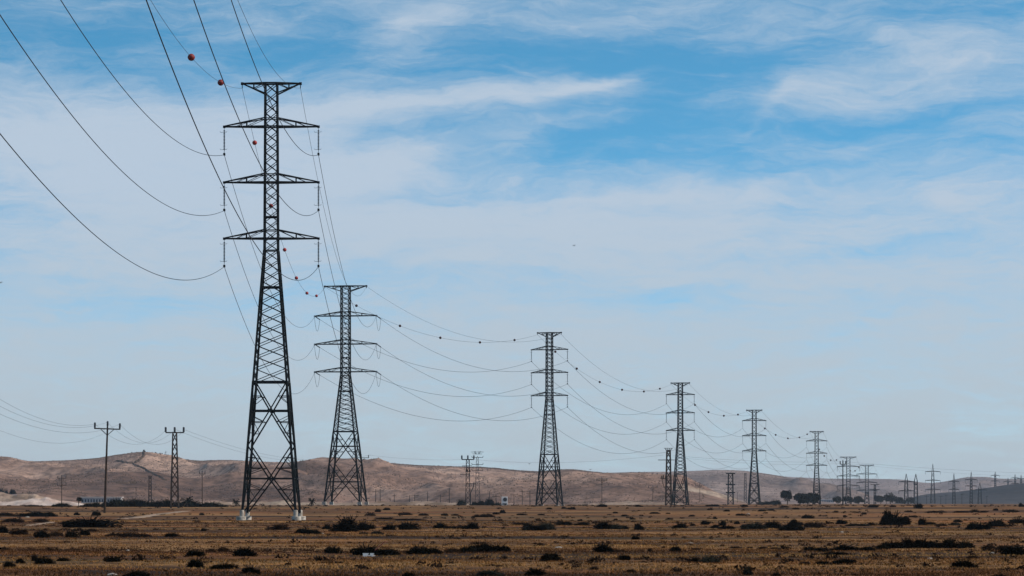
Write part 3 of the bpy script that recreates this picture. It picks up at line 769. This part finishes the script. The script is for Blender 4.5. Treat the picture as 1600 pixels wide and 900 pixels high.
wire('upper thin wire right of the rusty mast', pt(288.5, 671.5, 560), pt(576, 711, 835), 3.4, .018, gl)
wire('lower thin wire right of the rusty mast', pt(274, 671, 560), pt(564.5, 711, 835), 3.8, .018, gl)
gl = 'thin wires running low across the right half'
wire('faint wire from the single arm pole to the dark platform mast', pt(576, 711, 835), pt(722, 718, 960), .6, .02, gl)
wire('faint wire from the dark platform mast to the narrow bracket mast', pt(739, 718, 960), pt(1036, 711, 860), 1.6, .02, gl)
wire('faint upper wire between the bracket mast and the thin dark pole', pt(1052, 712, 860), pt(1317, 721, 1200), .9, .026, gl)
wire('faint lower wire between the bracket mast and the thin dark pole', pt(1052, 714, 860), pt(1312, 724, 1200), 1.2, .022, gl)
wire('faint upper wire running from the thin dark pole to the right edge', pt(1317, 721, 1200), pt(1700, 741, 1500), 1.2, .03, gl)
wire('faint lower wire running from the thin dark pole to the right edge', pt(1322, 724, 1200), pt(1700, 746, 1500), 1.6, .024, gl)

# ------------------------------------------------------------------ buildings and odd objects
def long_building(label, px0, px1, d, h, nwin, z=None):
    x0, x1 = (px0 - 800) / F * d, (px1 - 800) / F * d; zc = land((x0 + x1) / 2, d) if z is None else z; Lh = x1 - x0
    root = empty('low_building', ((x0 + x1) / 2, d, zc)); tag(root, label, 'building')
    g = MB(); g.box((0, 3, h / 2 - .3), (Lh, 6, h + .6)); g.build('wall', greyw, root)
    g = MB(); g.box((0, 3, h + .12), (Lh + .8, 6.8, .24)); g.build('roof', roofm, root)
    for k in range(nwin):
        xx = -Lh / 2 + Lh * (k + .5) / nwin; g = MB(); g.box((xx, -.01, h * .56), (Lh / nwin * .5, .08, h * .38)); g.build('window', darkm, root)
long_building('long low white building with a row of windows behind the tree at far left', 127, 189, 1240, 3.15, 14)
long_building('white flat roofed shed at the left picture edge below dark trees', -60, 31, 1620, 5.2, 0, z=1.25)
long_building('small row of pale huts far away behind the sixth pylon', 1281, 1303, 2700, 3.6, 8)
x, y, z = on_ground(788.5, 792.5); d = 1000; x = (788.5 - 800) / F * d
root = empty('equipment_cabinet', (x, d, land(x, d))); tag(root, 'small white cabinet with a round dark opening right of the platform mast', 'cabinet')
g = MB(); g.box((0, 0, 1.5), (2.1, 1.6, 3.0)); g.build('housing', whitew, root)
g = MB(); g.tube([(.15, -.86, 2.0), (.15, -.74, 2.0)], .72, 20); g.build('round_hatch', darkm, root)
g = MB(); g.box((0, -.84, .45), (1.5, .1, .5)); g.build('lower_vent', darkm, root)

def stone(label, px, py, s, fl=.5, group=None):
    x, y, z = on_ground(px, py); rnd = random.Random(int(px * 7)); g = MB(); n = 9
    prof = [(.02, -.3), (1.0, -.2), (1.05, .15), (.75, .6), (.3, .85), (.02, .9)]
    g.lathe((0, 0, 0), prof, n)
    g.v = [(vx * s * .55 * rnd.uniform(.75, 1.25) * 1.2, vy * s * .55 * rnd.uniform(.75, 1.25), vz * s * .6 * fl * rnd.uniform(.8, 1.15)) for vx, vy, vz in g.v]
    tag(g.build('rock', stonem, loc=(x, y, z)), label, 'rock', group)
stone('pale stone on bare soil at the lower right, left of the two dark bushes', 1453, 874, .16, .7)
stone('pale stone beside the long right hand hedge of bushes', 1552, 865, .20, .5)
stone('bright stone right of the round dark bushes at the right edge', 1565, 819, .35, .7)
stone('long pale stone lying alone on the tan grass right of centre', 1079, 849, .22, .3)
stone('small white stone on the far plain below the fourth pylon gap', 1169, 803.5, .45, .6)
stone('pale stone lump on the tan strip left of centre right', 873, 856, .28, .4)
stone('pale stone at the bottom edge in the left part', 176, 899, .22, .5)
stone('small white stone near the long dark bush under the nearest pylon', 504, 835, .22, .7)
stone('small pale stone on the grass below the brown hill left', 200, 861, .13, .8)
stone('pale stone in front of the big dark mound at left', 43, 808.5, .5, .5)
stone('small pale stone on the tan strip right of centre', 1315, 832, .2, .6)
stone('small stone beside the dark mound', 122, 822.5, .25, .8)
# white slabs and a rusty pipe in the bush left of centre
x, y, z = on_ground(577, 869.2)
root = empty('broken_trough', (x, y - .35, z)); tag(root, 'broken white trough half hidden under the dark bush left of centre', 'trough')
g = MB(); b0 = len(g.v)
for (cx_, w1, w2) in ((-.12, .135, .085), (.12, .09, .06)):
    b = len(g.v)
    for yy in (-.03, .03): g.v += [(cx_ - w2 * .9, yy, 0), (cx_ + w2 * .7, yy, 0), (cx_ + w1 * .9, yy, .125), (cx_ - w1 * .9, yy, .125)]
    for q in ((0, 1, 2, 3), (7, 6, 5, 4), (0, 4, 5, 1), (1, 5, 6, 2), (2, 6, 7, 3), (3, 7, 4, 0)): g.f.append(tuple(b + i for i in q))
g.build('trough_side', whitew, root)
g = MB(); g.bar((-.24, .08, .03), (.24, .08, .03), .04); g.build('base_rail', whitew, root)
g = MB(); g.tube([(.2, .3, .22), (.57, .3, .56)], .017, 6); g.tube([(.57, .3, .56), (.68, .32, .54)], .014, 6)
tag(g.build('rusty_pipe', redm, loc=(x, y, z)), 'thin reddish pipe sticking slantwise out of the bush left of centre', 'pipe')

# birds
def bird(label, px, py, d, s):
    g = MB(); g.tube([(-.25 * s, 0, 0), (-.1 * s, 0, .02), (.12 * s, 0, .03), (.28 * s, 0, .05)], [.015 * s, .07 * s, .07 * s, .02 * s], 6)
    b = len(g.v)
    for sd_ in (-1, 1):
        b = len(g.v); g.v += [(.1 * s, 0, .05 * s), (-.1 * s, 0, .05 * s), (-.12 * s, sd_ * .3 * s, .18 * s), (.06 * s, sd_ * .32 * s, .2 * s), (-.1 * s, sd_ * .62 * s, .08 * s), (.1 * s, 0, .03 * s), (-.1 * s, 0, .03 * s), (-.12 * s, sd_ * .3 * s, .165 * s), (.06 * s, sd_ * .32 * s, .185 * s)]
        g.f += [(b, b + 1, b + 2, b + 3), (b + 3, b + 2, b + 4), (b + 5, b + 8, b + 7, b + 6), (b + 8, b + 4, b + 7)]
    o = g.build('flying_bird', birdm, loc=pt(px, py, d)); o.rotation_euler = (0, 0, random.uniform(.4, 1.2)); tag(o, label, 'bird', None)
bird('tiny bird high in the open sky right of centre', 897, 384, 320, .5)
bird('tiny bird low above the brown ridge left of the third pylon', 827, 725, 520, .7)
bird('tiny bird touching the brown ridge right of the third pylon', 922.5, 734, 520, .7)
bird('bird at the left picture edge at mid height', 1, 442, 300, .6)

# ------------------------------------------------------------------ vegetation
def leaf_cloud(g, c, rx, ry, rz, n, s, rnd, lumps=5, floor=0.0):
    """many small leaf faces in an uneven heap of lumps"""
    L_ = [(rnd.uniform(-.62, .62), rnd.uniform(-.5, .5), rnd.uniform(0, .45), rnd.uniform(.34, .62)) for _ in range(lumps)]
    L_.append((0, 0, .1, .72))
    for _ in range(n):
        lx, ly, lz, lr = rnd.choice(L_)
        a, b = rnd.uniform(0, 6.283), rnd.uniform(-.5, 1); rad = lr * rnd.uniform(.45, 1.08) ** .6
        cb = math.sqrt(max(0, 1 - b * b)); p = Vector((lx + rad * cb * math.cos(a), ly + rad * cb * math.sin(a), lz + rad * b))
        if p.z < floor: p.z = floor + rnd.random() * .1
        P3 = Vector((c[0] + p.x * rx, c[1] + p.y * ry, c[2] + p.z * rz)); u = Vector((rnd.gauss(0, 1), rnd.gauss(0, 1), rnd.gauss(0, 1))).normalized() * s * rnd.uniform(.6, 1.4)
        v = u.cross(Vector((rnd.gauss(0, 1), rnd.gauss(0, 1), rnd.gauss(0, 1)))).normalized() * s * rnd.uniform(.3, .7); b_ = len(g.v)
        g.v += [tuple(P3 - u), tuple(P3 + v), tuple(P3 + u), tuple(P3 - v)]; g.f.append((b_, b_ + 1, b_ + 2, b_ + 3))
shrub_mesh = []
for k in range(7):
    rnd = random.Random(100 + k); g = MB(); leaf_cloud(g, (0, 0, 0), .5, .5, .92, 1500, .055, rnd, 4 + k % 4); leaf_cloud(g, (0, 0, -.05), .40, .40, .75, 500, .10, random.Random(100 + k), 4 + k % 4)
    for q in range(70):
        a = rnd.uniform(0, 6.28); e = rnd.uniform(.15, 1.12); rr_ = rnd.uniform(.15, .60) * (1.15 - .5 * e)
        g.tube([(0, 0, 0), (rr_ * .5 * math.cos(a), rr_ * .5 * math.sin(a), e * .6), (rr_ * math.cos(a), rr_ * math.sin(a), e)], [.014, .011, .006], 3, False)
    o = g.build('shrub', leafd); shrub_mesh.append(o.data); bpy.data.objects.remove(o)
variants = {}
def shrub(px, py, w, h, label=None, m='d', group=None, dist=None):
    rnd = random.Random(int(px * 13 + py * 7))
    if dist: x, y, z = at(px, dist)
    else: x, y, z = on_ground(px, min(py, 950))
    k = rnd.randrange(7); key = (k, m)
    if key not in variants:
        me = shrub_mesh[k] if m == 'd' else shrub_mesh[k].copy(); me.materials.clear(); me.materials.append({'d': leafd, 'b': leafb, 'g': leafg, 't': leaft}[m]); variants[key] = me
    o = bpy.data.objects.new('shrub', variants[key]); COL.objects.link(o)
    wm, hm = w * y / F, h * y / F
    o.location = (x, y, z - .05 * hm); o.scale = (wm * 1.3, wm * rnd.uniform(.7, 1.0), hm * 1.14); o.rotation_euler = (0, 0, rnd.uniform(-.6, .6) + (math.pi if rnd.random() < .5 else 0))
    kindw = {'d': 'dark', 'b': 'brown', 'g': 'grey green', 't': 'dark'}[m]
    if not label:
        if py > 870: label, group = f'small low {kindw} shrub in the foreground grass near the bottom edge', f'small {kindw} foreground shrubs'
        elif py > 845: label, group = f'small low {kindw} shrub on the tan grass of the lower plain', f'small {kindw} shrubs of the lower plain'
        elif py > 812: label, group = f'small low {kindw} shrub in the middle strip of the plain', f'small {kindw} shrubs of the middle strip'
        else: label, group = f'tiny low {kindw} shrub on the far strip of the plain', f'tiny {kindw} shrubs of the far strip'
    tag(o, label, 'shrub', group); return o
SH = [
 (5,833,16,12,'dark bush cut by the left picture edge below the far mound','d'),(57,807,26,8,'long dark bush in front of the pale soil bank','d'),(76,807,20,7),(38,807,20,6,None,'d'),(120,805,9,5),(150,806,13,8,'small dome shrub at the foot of the tall wooden pole','d'),(8,806,34,5,None,'b'),
 (140,824,80,15,'widest dark mound of scrub below the tall wooden pole','d'),(118,824,34,9,None,'b'),(20,816,30,6,None,'b'),(66,816,24,6,None,'b'),(32,836,30,9,None,'b'),(65,840,24,12,'dark bush below the pale track at the far left','d'),(88,838,20,8,None,'b'),(112,840,20,12,'dark bush left of the reddish low scrub at left','d'),(132,837,14,10),(144,831,14,5,None,'b'),
 (200,839,34,7,None,'b'),(178,838,26,6,None,'b'),(225,839,22,5,None,'b'),(270,839,20,7,'lone low dark shrub below the rusty mast','d'),(318,830,8,5),(305,870,28,11,'dark bush on the grass below the gap left of the tallest pylon','d'),(330,863,10,6,None,'b'),(350,862,16,7,None,'b'),(383,869,36,14,'large dark bush straight below the left plinth of the tallest pylon','d'),
 (176,878,22,8,'lone dark shrub in the lower left grass','d'),(97,877,20,6),(54,877,14,10,None,'b'),(70,881,24,10,'dark low clump in a row at the lower left','d'),(32,881,13,9),(15,887,24,10,'dark clump nearest the lower left corner','d'),(305,887,22,14,'spiky dark shrub low in the photo left of the tallest pylon','d'),(350,889,38,9,'wide flat dark bush below the spiky shrub','d'),(391,897,26,13,'dark bush at the bottom edge below the tallest pylon','d'),(213,903,42,12,'wide dark bush cut by the bottom edge at left','d'),
 (316,805,8,4),(438,828,36,9,'brown dry bush between the plinths of the tallest pylon','b'),(476,834,28,9,'flat dark bush right below the right plinth','d'),(491,835,18,7),(511,827,15,8,'small round bush left of the biggest bush','d'),(543,831,46,22,'biggest round dark bush, right of the tallest pylon','d'),(565,829,20,14,None,'d'),(577,827,16,9),(568,835,13,4,None,'g'),(590,835,18,6,'small greenish bush just right below the biggest round bush','g'),
 (608,828,20,10,'squat dark bush, left one of two below the second pylon gap','d'),(638,828,30,13,'squat dark bush, right one of two below the second pylon gap','d'),(687,826,24,9,'dark bush left end of the low scrub row at mid left','d'),(712,826,30,5,None,'b'),(738,827,26,10,'dark bush right end of the low scrub row at mid left','d'),
 (580,806,15,5,None,'b'),(632,805,22,5,None,'b'),(662,806,14,4,None,'b'),(695,806,10,4),(712,806,12,3,None,'b'),(745,808,14,4,None,'b'),(762,808,20,6,None,'b'),(775,804,9,4),(590,800,10,5),(604,797,9,4),(786,802,8,6),(640,813,40,3,None,'b'),(600,812,40,3),
 (520,865,22,12,'lone dark bush left of the trough bush','d'),(572,868,42,16,'dark bush with the white trough under its edge','d'),(604,868,34,11,'low dark bush right of the trough bush','d'),(652,866,32,14,'dark bush, first of the long row left of centre','d'),(678,866,24,11,'dark bush, second of the long row left of centre','d'),(708,864,22,8,None,'b'),(727,864,26,11,'dark bush in the middle of the long row left of centre','d'),(750,863,36,15,'tallest bush of the long row left of centre','d'),(780,863,28,13,'rightmost bush of the long row left of centre','d'),(764,863,26,12,None,'d'),
 (402,898,14,8),(639,903,18,9),(768,901,44,10,'pale grey green bush at the bottom edge left of centre','g'),(630,877,10,4,None,'b'),(450,883,9,4,None,'b'),(520,880,34,3,None,'b'),
 (826,829,26,11,'left one of two feathery bushes left below the third pylon','g'),(855,828,28,12,'right one of two feathery bushes below the third pylon','g'),(840,829,24,9,None,'d'),(881,821,22,7,'flat dark bush right of the feathery pair','d'),(910,821,28,5),(944,827,28,13,'dense dark bush in the middle strip, right of the third pylon','d'),(962,827,22,9,None,'g'),(976,827,14,6),(997,828,16,10,'small mushroom shaped shrub right of the dense bush','d'),(812,820,18,4,None,'b'),
 (1064,825,24,8,'dark bush on the middle strip below the fourth pylon','d'),(1082,822,10,4),(1102,820,13,7),(1130,822,12,8),(1135,827,22,6),(1118,825,14,5),(1152,819,9,5),(1178,827,36,11,'grey green feathery bush below the fifth pylon','g'),(1163,828,14,7,None,'g'),
 (993,843,10,6),(944,863,32,14,'cone shaped dark bush right of centre on the lower plain','d'),(965,863,24,4,None,'b'),(861,877,28,14,'lone dark bush with a tail on the lower plain below the third pylon','d'),(975,875,18,9,'small dark bush below the cone shaped one','d'),(1016,863,8,6,None,'b'),(1037,857,6,4,None,'b'),(1055,862,14,9,'lone small round bush below the fourth pylon','d'),(1087,860,12,4,None,'b'),(1086,879,20,8,'dark low shrub beside the greyish grass clump','d'),(1107,880,32,11,'greyish grass like clump on the lower plain right of centre','g'),(1150,857,22,3,None,'b'),(1172,857,8,3,None,'b'),(1192,858,14,4,None,'b'),
 (1060,894,12,5,None,'b'),(1124,892,9,5),(835,900,34,12,'dim dark bush at the bottom edge right of centre','d'),(1169,899,13,14,'narrow grey green shrub at the bottom edge','g'),(985,895,14,5,None,'b'),(930,890,14,5,None,'b'),
 (815,805,14,3,None,'b'),(845,805,10,2),(975,807,10,3),(962,802,7,3),(1023,803,13,3),(1044,803,6,2),(1081,807,8,3),(1157,806,13,4),(940,792,15,5,'dark shrub at the foot of the small T shaped pole in mid photo','d'),(894,796,12,4),(881,795,10,3),(997,792,13,3),(1115,791,20,3),(1163,792,9,4),(858,796,8,3),(907,814,8,3),(962,813,6,3),(988,812,8,3),(1045,812,10,3),(1117,811,7,4),(1110,797,8,3),(1135,799,9,3),(1190,799,10,3),
 (1206,826,24,12,'left bush of the dark pair in the middle strip right of centre','d'),(1234,829,34,12,'wide bush of the dark pair in the middle strip right of centre','d'),(1240,822,12,11),(1250,821,10,6),(1272,824,28,9,'brown dry bush left of the small two lobed bush','b'),(1262,810,17,6,'small dark shrub on the far strip below the dark trees','d'),(1314,819,16,8,'small two lobed dark bush left of the biggest right bush','d'),(1320,808,7,3),(1360,821,12,5),(1340,822,30,4,None,'g'),
 (1396,821,42,20,'biggest dark bush of the right half','d'),(1387,821,16,25,None,'d'),(1414,820,22,8,'tail bush right of the biggest bush of the right half','d'),(1427,808,14,3),(1441,821,11,13,'narrow upright dark shrub right of the biggest right bush','d'),(1453,820,14,5),(1472,822,20,4,None,'b'),(1497,816,13,5),(1492,821,14,5,None,'g'),(1527,828,34,12,'rounded dark bush near the right edge, left of its taller neighbour','d'),(1556,823,30,12,'taller dark bush near the right edge with a pale stone','d'),(1590,818,26,9,'dark bush on the middle strip touching the right edge','d'),(1575,823,14,4,None,'b'),
 (1265,861,26,7,None,'d'),(1285,862,20,7),(1318,861,42,10,'low left end of the long hedge of bushes at right','d'),(1305,867,34,5,None,'d'),(1356,861,22,8,None,'d'),(1378,859,20,8),(1396,857,28,12,'left hump of the long hedge of bushes at right','d'),(1418,857,28,16,'highest hump of the long hedge of bushes at right','d'),(1441,857,30,16,'second high hump of the long hedge of bushes at right','d'),(1462,857,26,12,None,'d'),(1482,857,32,15,'right hump of the long hedge of bushes at right','d'),(1507,857,30,12,'right end of the long hedge of bushes at right','d'),(1229,858,13,4),(1210,858,14,3,None,'b'),
 (1545,859,20,8,None,'b'),(1584,868,38,17,'dark bush at the right edge with a flat grey top','d'),(1570,860,24,9,None,'b'),(1258,882,15,5,None,'b'),(1287,883,22,7,'left shrub of a low trio in the lower right grass','d'),(1310,882,20,8,'middle shrub of a low trio in the lower right grass','d'),(1324,881,24,9,'right shrub of a low trio in the lower right grass','d'),(1508,888,36,14,'lone flat topped dark bush in the lower right corner grass','d'),(1518,873,20,5,None,'b'),(1563,903,22,6),(1212,901,14,6),
 (1364,793,15,5,'dark shrub on the far edge right of the small bent arm mast','d'),(1395,792,9,3),(1435,794,11,8,'upright dark shrub at the foot of the pointed dark tower','d'),(1595,792,9,6),(1524,800,14,4),(1556,798,8,4),(1350,804,10,3),(1306,801,10,3),(1335,801,8,2),(1420,800,10,3),(1460,801,30,3,None,'b'),(1500,801,24,3,None,'b'),(1580,800,22,4,None,'d'),(1536,801,14,3),(1225,793,12,3),(1244,796,8,3),(1205,798,10,3),
]
seen_none = 0
for s_ in SH:
    px_, py_, w_, h_ = s_[:4]; lb = s_[4] if len(s_) > 4 else None; m_ = s_[5] if len(s_) > 5 else 'd'
    shrub(px_, py_, w_, h_, lb, m_)
# hedge line at the far left edge of the plain
gh = 'dense dark bushes of the hedge line behind the left poles'
for (px_, py_, w_, h_) in ((172, 794, 18, 12), (184, 794, 20, 16), (196, 794, 20, 13), (208, 795, 22, 15), (222, 795, 24, 13), (232, 795, 18, 10), (248, 795, 20, 10), (262, 795, 18, 14), (276, 795, 18, 9), (300, 795, 22, 12), (318, 795, 18, 8), (330, 795, 22, 10), (345, 794, 14, 5), (98, 794, 17, 8), (87, 792, 8, 6), (50, 792, 14, 4), (60, 792, 12, 3), (138, 794, 20, 7), (150, 794, 16, 9)):
    shrub(px_, py_ + 1.5, w_ * 1.25, h_ * .82, 'bush of the unbroken dark hedge line at the far left', 't', gh, dist=600)
for (px_, w_, h_) in ((720, 14, 9), (752, 10, 8), (765, 13, 11), (742, 12, 6), (778, 8, 5)):
    shrub(px_, 790, w_, h_, 'dark bush of the cluster around the feet of the platform mast', 't', 'bushes at the feet of the platform mast', dist=940)
for (px_, w_, h_, dd) in ((2, 11, 10, 1640), (10, 8, 8, 1640), (20, 10, 10, 1640), (36, 8, 5, 1640), (46, 10, 7, 1640)):
    o = shrub(px_, 772, w_, h_, 'small dark bush beside the white shed roof at the left edge', 't', 'bushes around the white shed', dist=dd)
    o.location.z = CZ + (HY - (774 if px_ < 30 else 776)) * dd / F
for (px_, w_, h_, lb) in ((225, 4.5, 3.6, 'dark bush standing on the summit of the left hill'), (243, 2.6, 1.8, 'small bush just right of the summit of the left hill'), (250, 2.2, 1.6, 'tiny bush on the crest right of the summit of the left hill'), (206, 2.4, 1.3, 'tiny bush on the crest left of the summit of the left hill')):
    shrub(px_, 705, w_, h_, lb, 'b', dist=2985)
x, y, z = at(259, 2980)
root = empty('antenna', (x, y, z)); tag(root, 'tiny antenna on the crest right of the summit of the left hill', 'antenna')
g = MB(); g.bar((0, 0, -.5), (0, 0, 4.6), .35); g.build('mast_pole', farsteel, root); g = MB(); g.bar((-1.3, 0, 2.6), (1.3, 0, 3.6), .28); g.build('boom', farsteel, root)
shrub(1200, 790, 26, 6, 'low dark scrub left of the dark round trees', 't', dist=1300); shrub(1212, 790, 16, 8, 'dark scrub under the left dark tree', 't', dist=1300)

def tree(label, px, d, hpx, wpx, m, crown0=.25, n=2600, leaf=.16, lumps=7, group=None, open_=False):
    x, y, z = at(px, d); rnd = random.Random(int(px * 3)); H_ = hpx * d / F; Wd = wpx * 1.08 * d / F
    root = empty('tree', (x, y, z)); tag(root, label, 'tree', group)
    g = MB(); g.tube([(0, 0, -.2), (.05 * Wd, 0, H_ * .3), (-.02 * Wd, 0, H_ * .62)], [H_ * .035, H_ * .028, H_ * .012], 7)
    for q in range(6):
        a = rnd.uniform(0, 6.28); b = rnd.uniform(.2, .42) * Wd; z0 = H_ * rnd.uniform(.22, .4)
        g.tube([(0, 0, z0), (b * .55 * math.cos(a), b * .55 * math.sin(a), z0 + H_ * .18), (b * math.cos(a), b * math.sin(a), H_ * rnd.uniform(.55, .8))], [H_ * .018, H_ * .012, H_ * .004], 5)
    g.build('trunk', bark, root)
    g = MB(); cs = H_ * (1 - crown0)
    for q in range(lumps):
        a = rnd.uniform(0, 6.28); rr_ = rnd.uniform(.1, .34); s_ = rnd.uniform(.26, .42)
        leaf_cloud(g, (rr_ * Wd * math.cos(a), rr_ * Wd * math.sin(a), H_ * crown0 + cs * rnd.uniform(.15, .55)), Wd * s_, Wd * s_, cs * s_ * 1.2, n // lumps, leaf, rnd, 3, -.4)
    g.build('crown', m, root); return root
gt = 'dark round trees left of the sixth pylon'
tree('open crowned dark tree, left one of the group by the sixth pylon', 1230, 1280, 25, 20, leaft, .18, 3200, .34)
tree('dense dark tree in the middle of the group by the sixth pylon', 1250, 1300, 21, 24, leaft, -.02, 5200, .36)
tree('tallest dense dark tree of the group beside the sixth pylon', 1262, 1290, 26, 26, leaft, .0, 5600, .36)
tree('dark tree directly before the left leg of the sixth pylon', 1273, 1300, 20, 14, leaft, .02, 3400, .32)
for (px_, h_, w_, d_, lb) in ((1309, 15, 15, 1700, 'grey round tree left of the thin dark pole'), (1326, 14, 15, 1700, 'grey round tree at the foot of the wide armed pylon'), (1341, 16, 16, 1750, 'grey round tree between the two wide armed pylons'), (1376, 16, 16, 2000, 'bluish round tree right of the bent arm mast'), (1391, 20, 20, 1950, 'large bluish round tree left of the dark arm tower'), (1408, 14, 14, 2100, 'bluish tree left behind the dark arm tower'), (1423, 13, 12, 2150, 'bluish tree between the two dark towers')):
    tree(lb, px_, d_, h_, w_, leafg, .02, 2200, .42, 6)
tree('small round tree before the white building at far left', 122.5, 700, 17, 13, leaft, .4, 900, .10, 5)

def palm(label, px, d, hpx, wpx, trunk_f=.45):
    x, y, z = at(px, d); H_ = hpx * d / F; Wd = wpx * d / F / 2; rnd = random.Random(int(px))
    root = empty('palm_tree', (x, y, z)); tag(root, label, 'palm')
    g = MB(); g.tube([(0, 0, -.2), (.02, 0, H_ * trunk_f)], [.22, .16], 8); g.build('trunk', bark, root)
    g = MB()
    for q in range(34):
        a = rnd.uniform(0, 6.28); e = rnd.uniform(-.25, 1.25); Lh = rnd.uniform(.8, 1.1); px3 = []
        for k in range(7):
            t = k / 6; px3.append(Vector((Wd * Lh * t * math.cos(a) * math.cos(e * .6), Wd * Lh * t * math.sin(a) * math.cos(e * .6), H_ * trunk_f + H_ * (1 - trunk_f) * (math.sin(e) * t * 1.35 - .55 * t * t))))
        for k in range(6):
            p, r_ = px3[k], px3[k + 1]; sd_ = Vector((-math.sin(a), math.cos(a), 0)) * Wd * .12 * (1 - (k / 6) ** 2 + .1)
            b = len(g.v); dr = Vector((0, 0, -.10 * H_))
            g.v += [tuple(p), tuple(r_), tuple(p.lerp(r_, .7) + sd_ + dr), tuple(p.lerp(r_, .7) - sd_ + dr)]; g.f += [(b, b + 1, b + 2), (b, b + 3, b + 1)]
    g.build('crown', leaft, root)
palm('bushy palm right of the rusty lattice mast', 292.5, 590, 22, 26, .4)
palm('low fan palm left of the rusty lattice mast', 245, 600, 16, 24, .2)
palm('small palm just left of the tallest pylon legs', 369, 640, 15, 13, .4)
palm('small palm between the tallest and the second pylon', 487, 640, 16, 14, .45)

# dry grass (uncountable): short tufts over the near plain
def grass():
    rnd = random.Random(5); mb = MB(); n = 0
    while n < 60000:
        y = 70 * (330 / 70) ** (rnd.random() ** .85); x = rnd.uniform(-.20, .20) * y
        dn = .6 * fbm(x / 9, y / 6, 2.2, 4) + .9 * fbm(x / 90, y / 19, 6.1, 3) + .5 * fbm(x / 1.6, y / 1.6, 8.2, 2)
        if dn < rnd.uniform(-.6, .45): continue
        n += 1; z = plain_z(x, y); s = rnd.uniform(.025, .075) * (1 + .5 * dn)
        for _ in range(4):
            a = rnd.uniform(0, 6.28); bx, by = x + rnd.gauss(0, .09), y + rnd.gauss(0, .09); w = .012 + y * .00012; b = len(mb.v)
            lx, ly = rnd.gauss(0, .9) * s, rnd.gauss(0, .9) * s
            mb.v += [(bx - w * math.cos(a), by - w * math.sin(a), z - .02), (bx + w * math.cos(a), by + w * math.sin(a), z - .02), (bx + lx, by + ly, z + s)]
            mb.f.append((b, b + 1, b + 2))
    tag(mb.build('dry_grass', grassm), kind='stuff')
grass()
# low heather-like brown clumps too many to count
def ground_scrub():
    rnd = random.Random(9); mb = MB(); n = 0
    while n < 1900:
        y = 85 * (900 / 85) ** (rnd.random() ** .8); x = rnd.uniform(-.20, .20) * y
        if fbm(x / 60, y / 12, 12.2, 4) * 1.3 < rnd.uniform(-.05, .8): continue
        n += 1; z = plain_z(x, y); s = rnd.uniform(.05, .2) * (1 + .9 * rnd.random() ** 4) * (1 + y / 350)
        leaf_cloud(mb, (x, y, z), s, s, s * .55, 26, s * .22, rnd, 2)
    tag(mb.build('ground_scrub', leafb), kind='stuff')
ground_scrub()

# ------------------------------------------------------------------ the air
g = MB(); g.box((0, 0, 60), (19600, 19600, 124)); hz = g.build('haze', wirem)
hm = bpy.data.materials.new('thin_haze'); hm.use_nodes = True; n = hm.node_tree.nodes; n.clear()
v = n.new('ShaderNodeVolumePrincipled'); v.inputs['Color'].default_value = (.72, .82, .95, 1); v.inputs['Density'].default_value = 4.2e-5; v.inputs['Anisotropy'].default_value = 0.2
o_ = n.new('ShaderNodeOutputMaterial'); hm.node_tree.links.new(v.outputs[0], o_.inputs['Volume'])
hz.data.materials.clear(); hz.data.materials.append(hm); hz['kind'] = 'stuff'
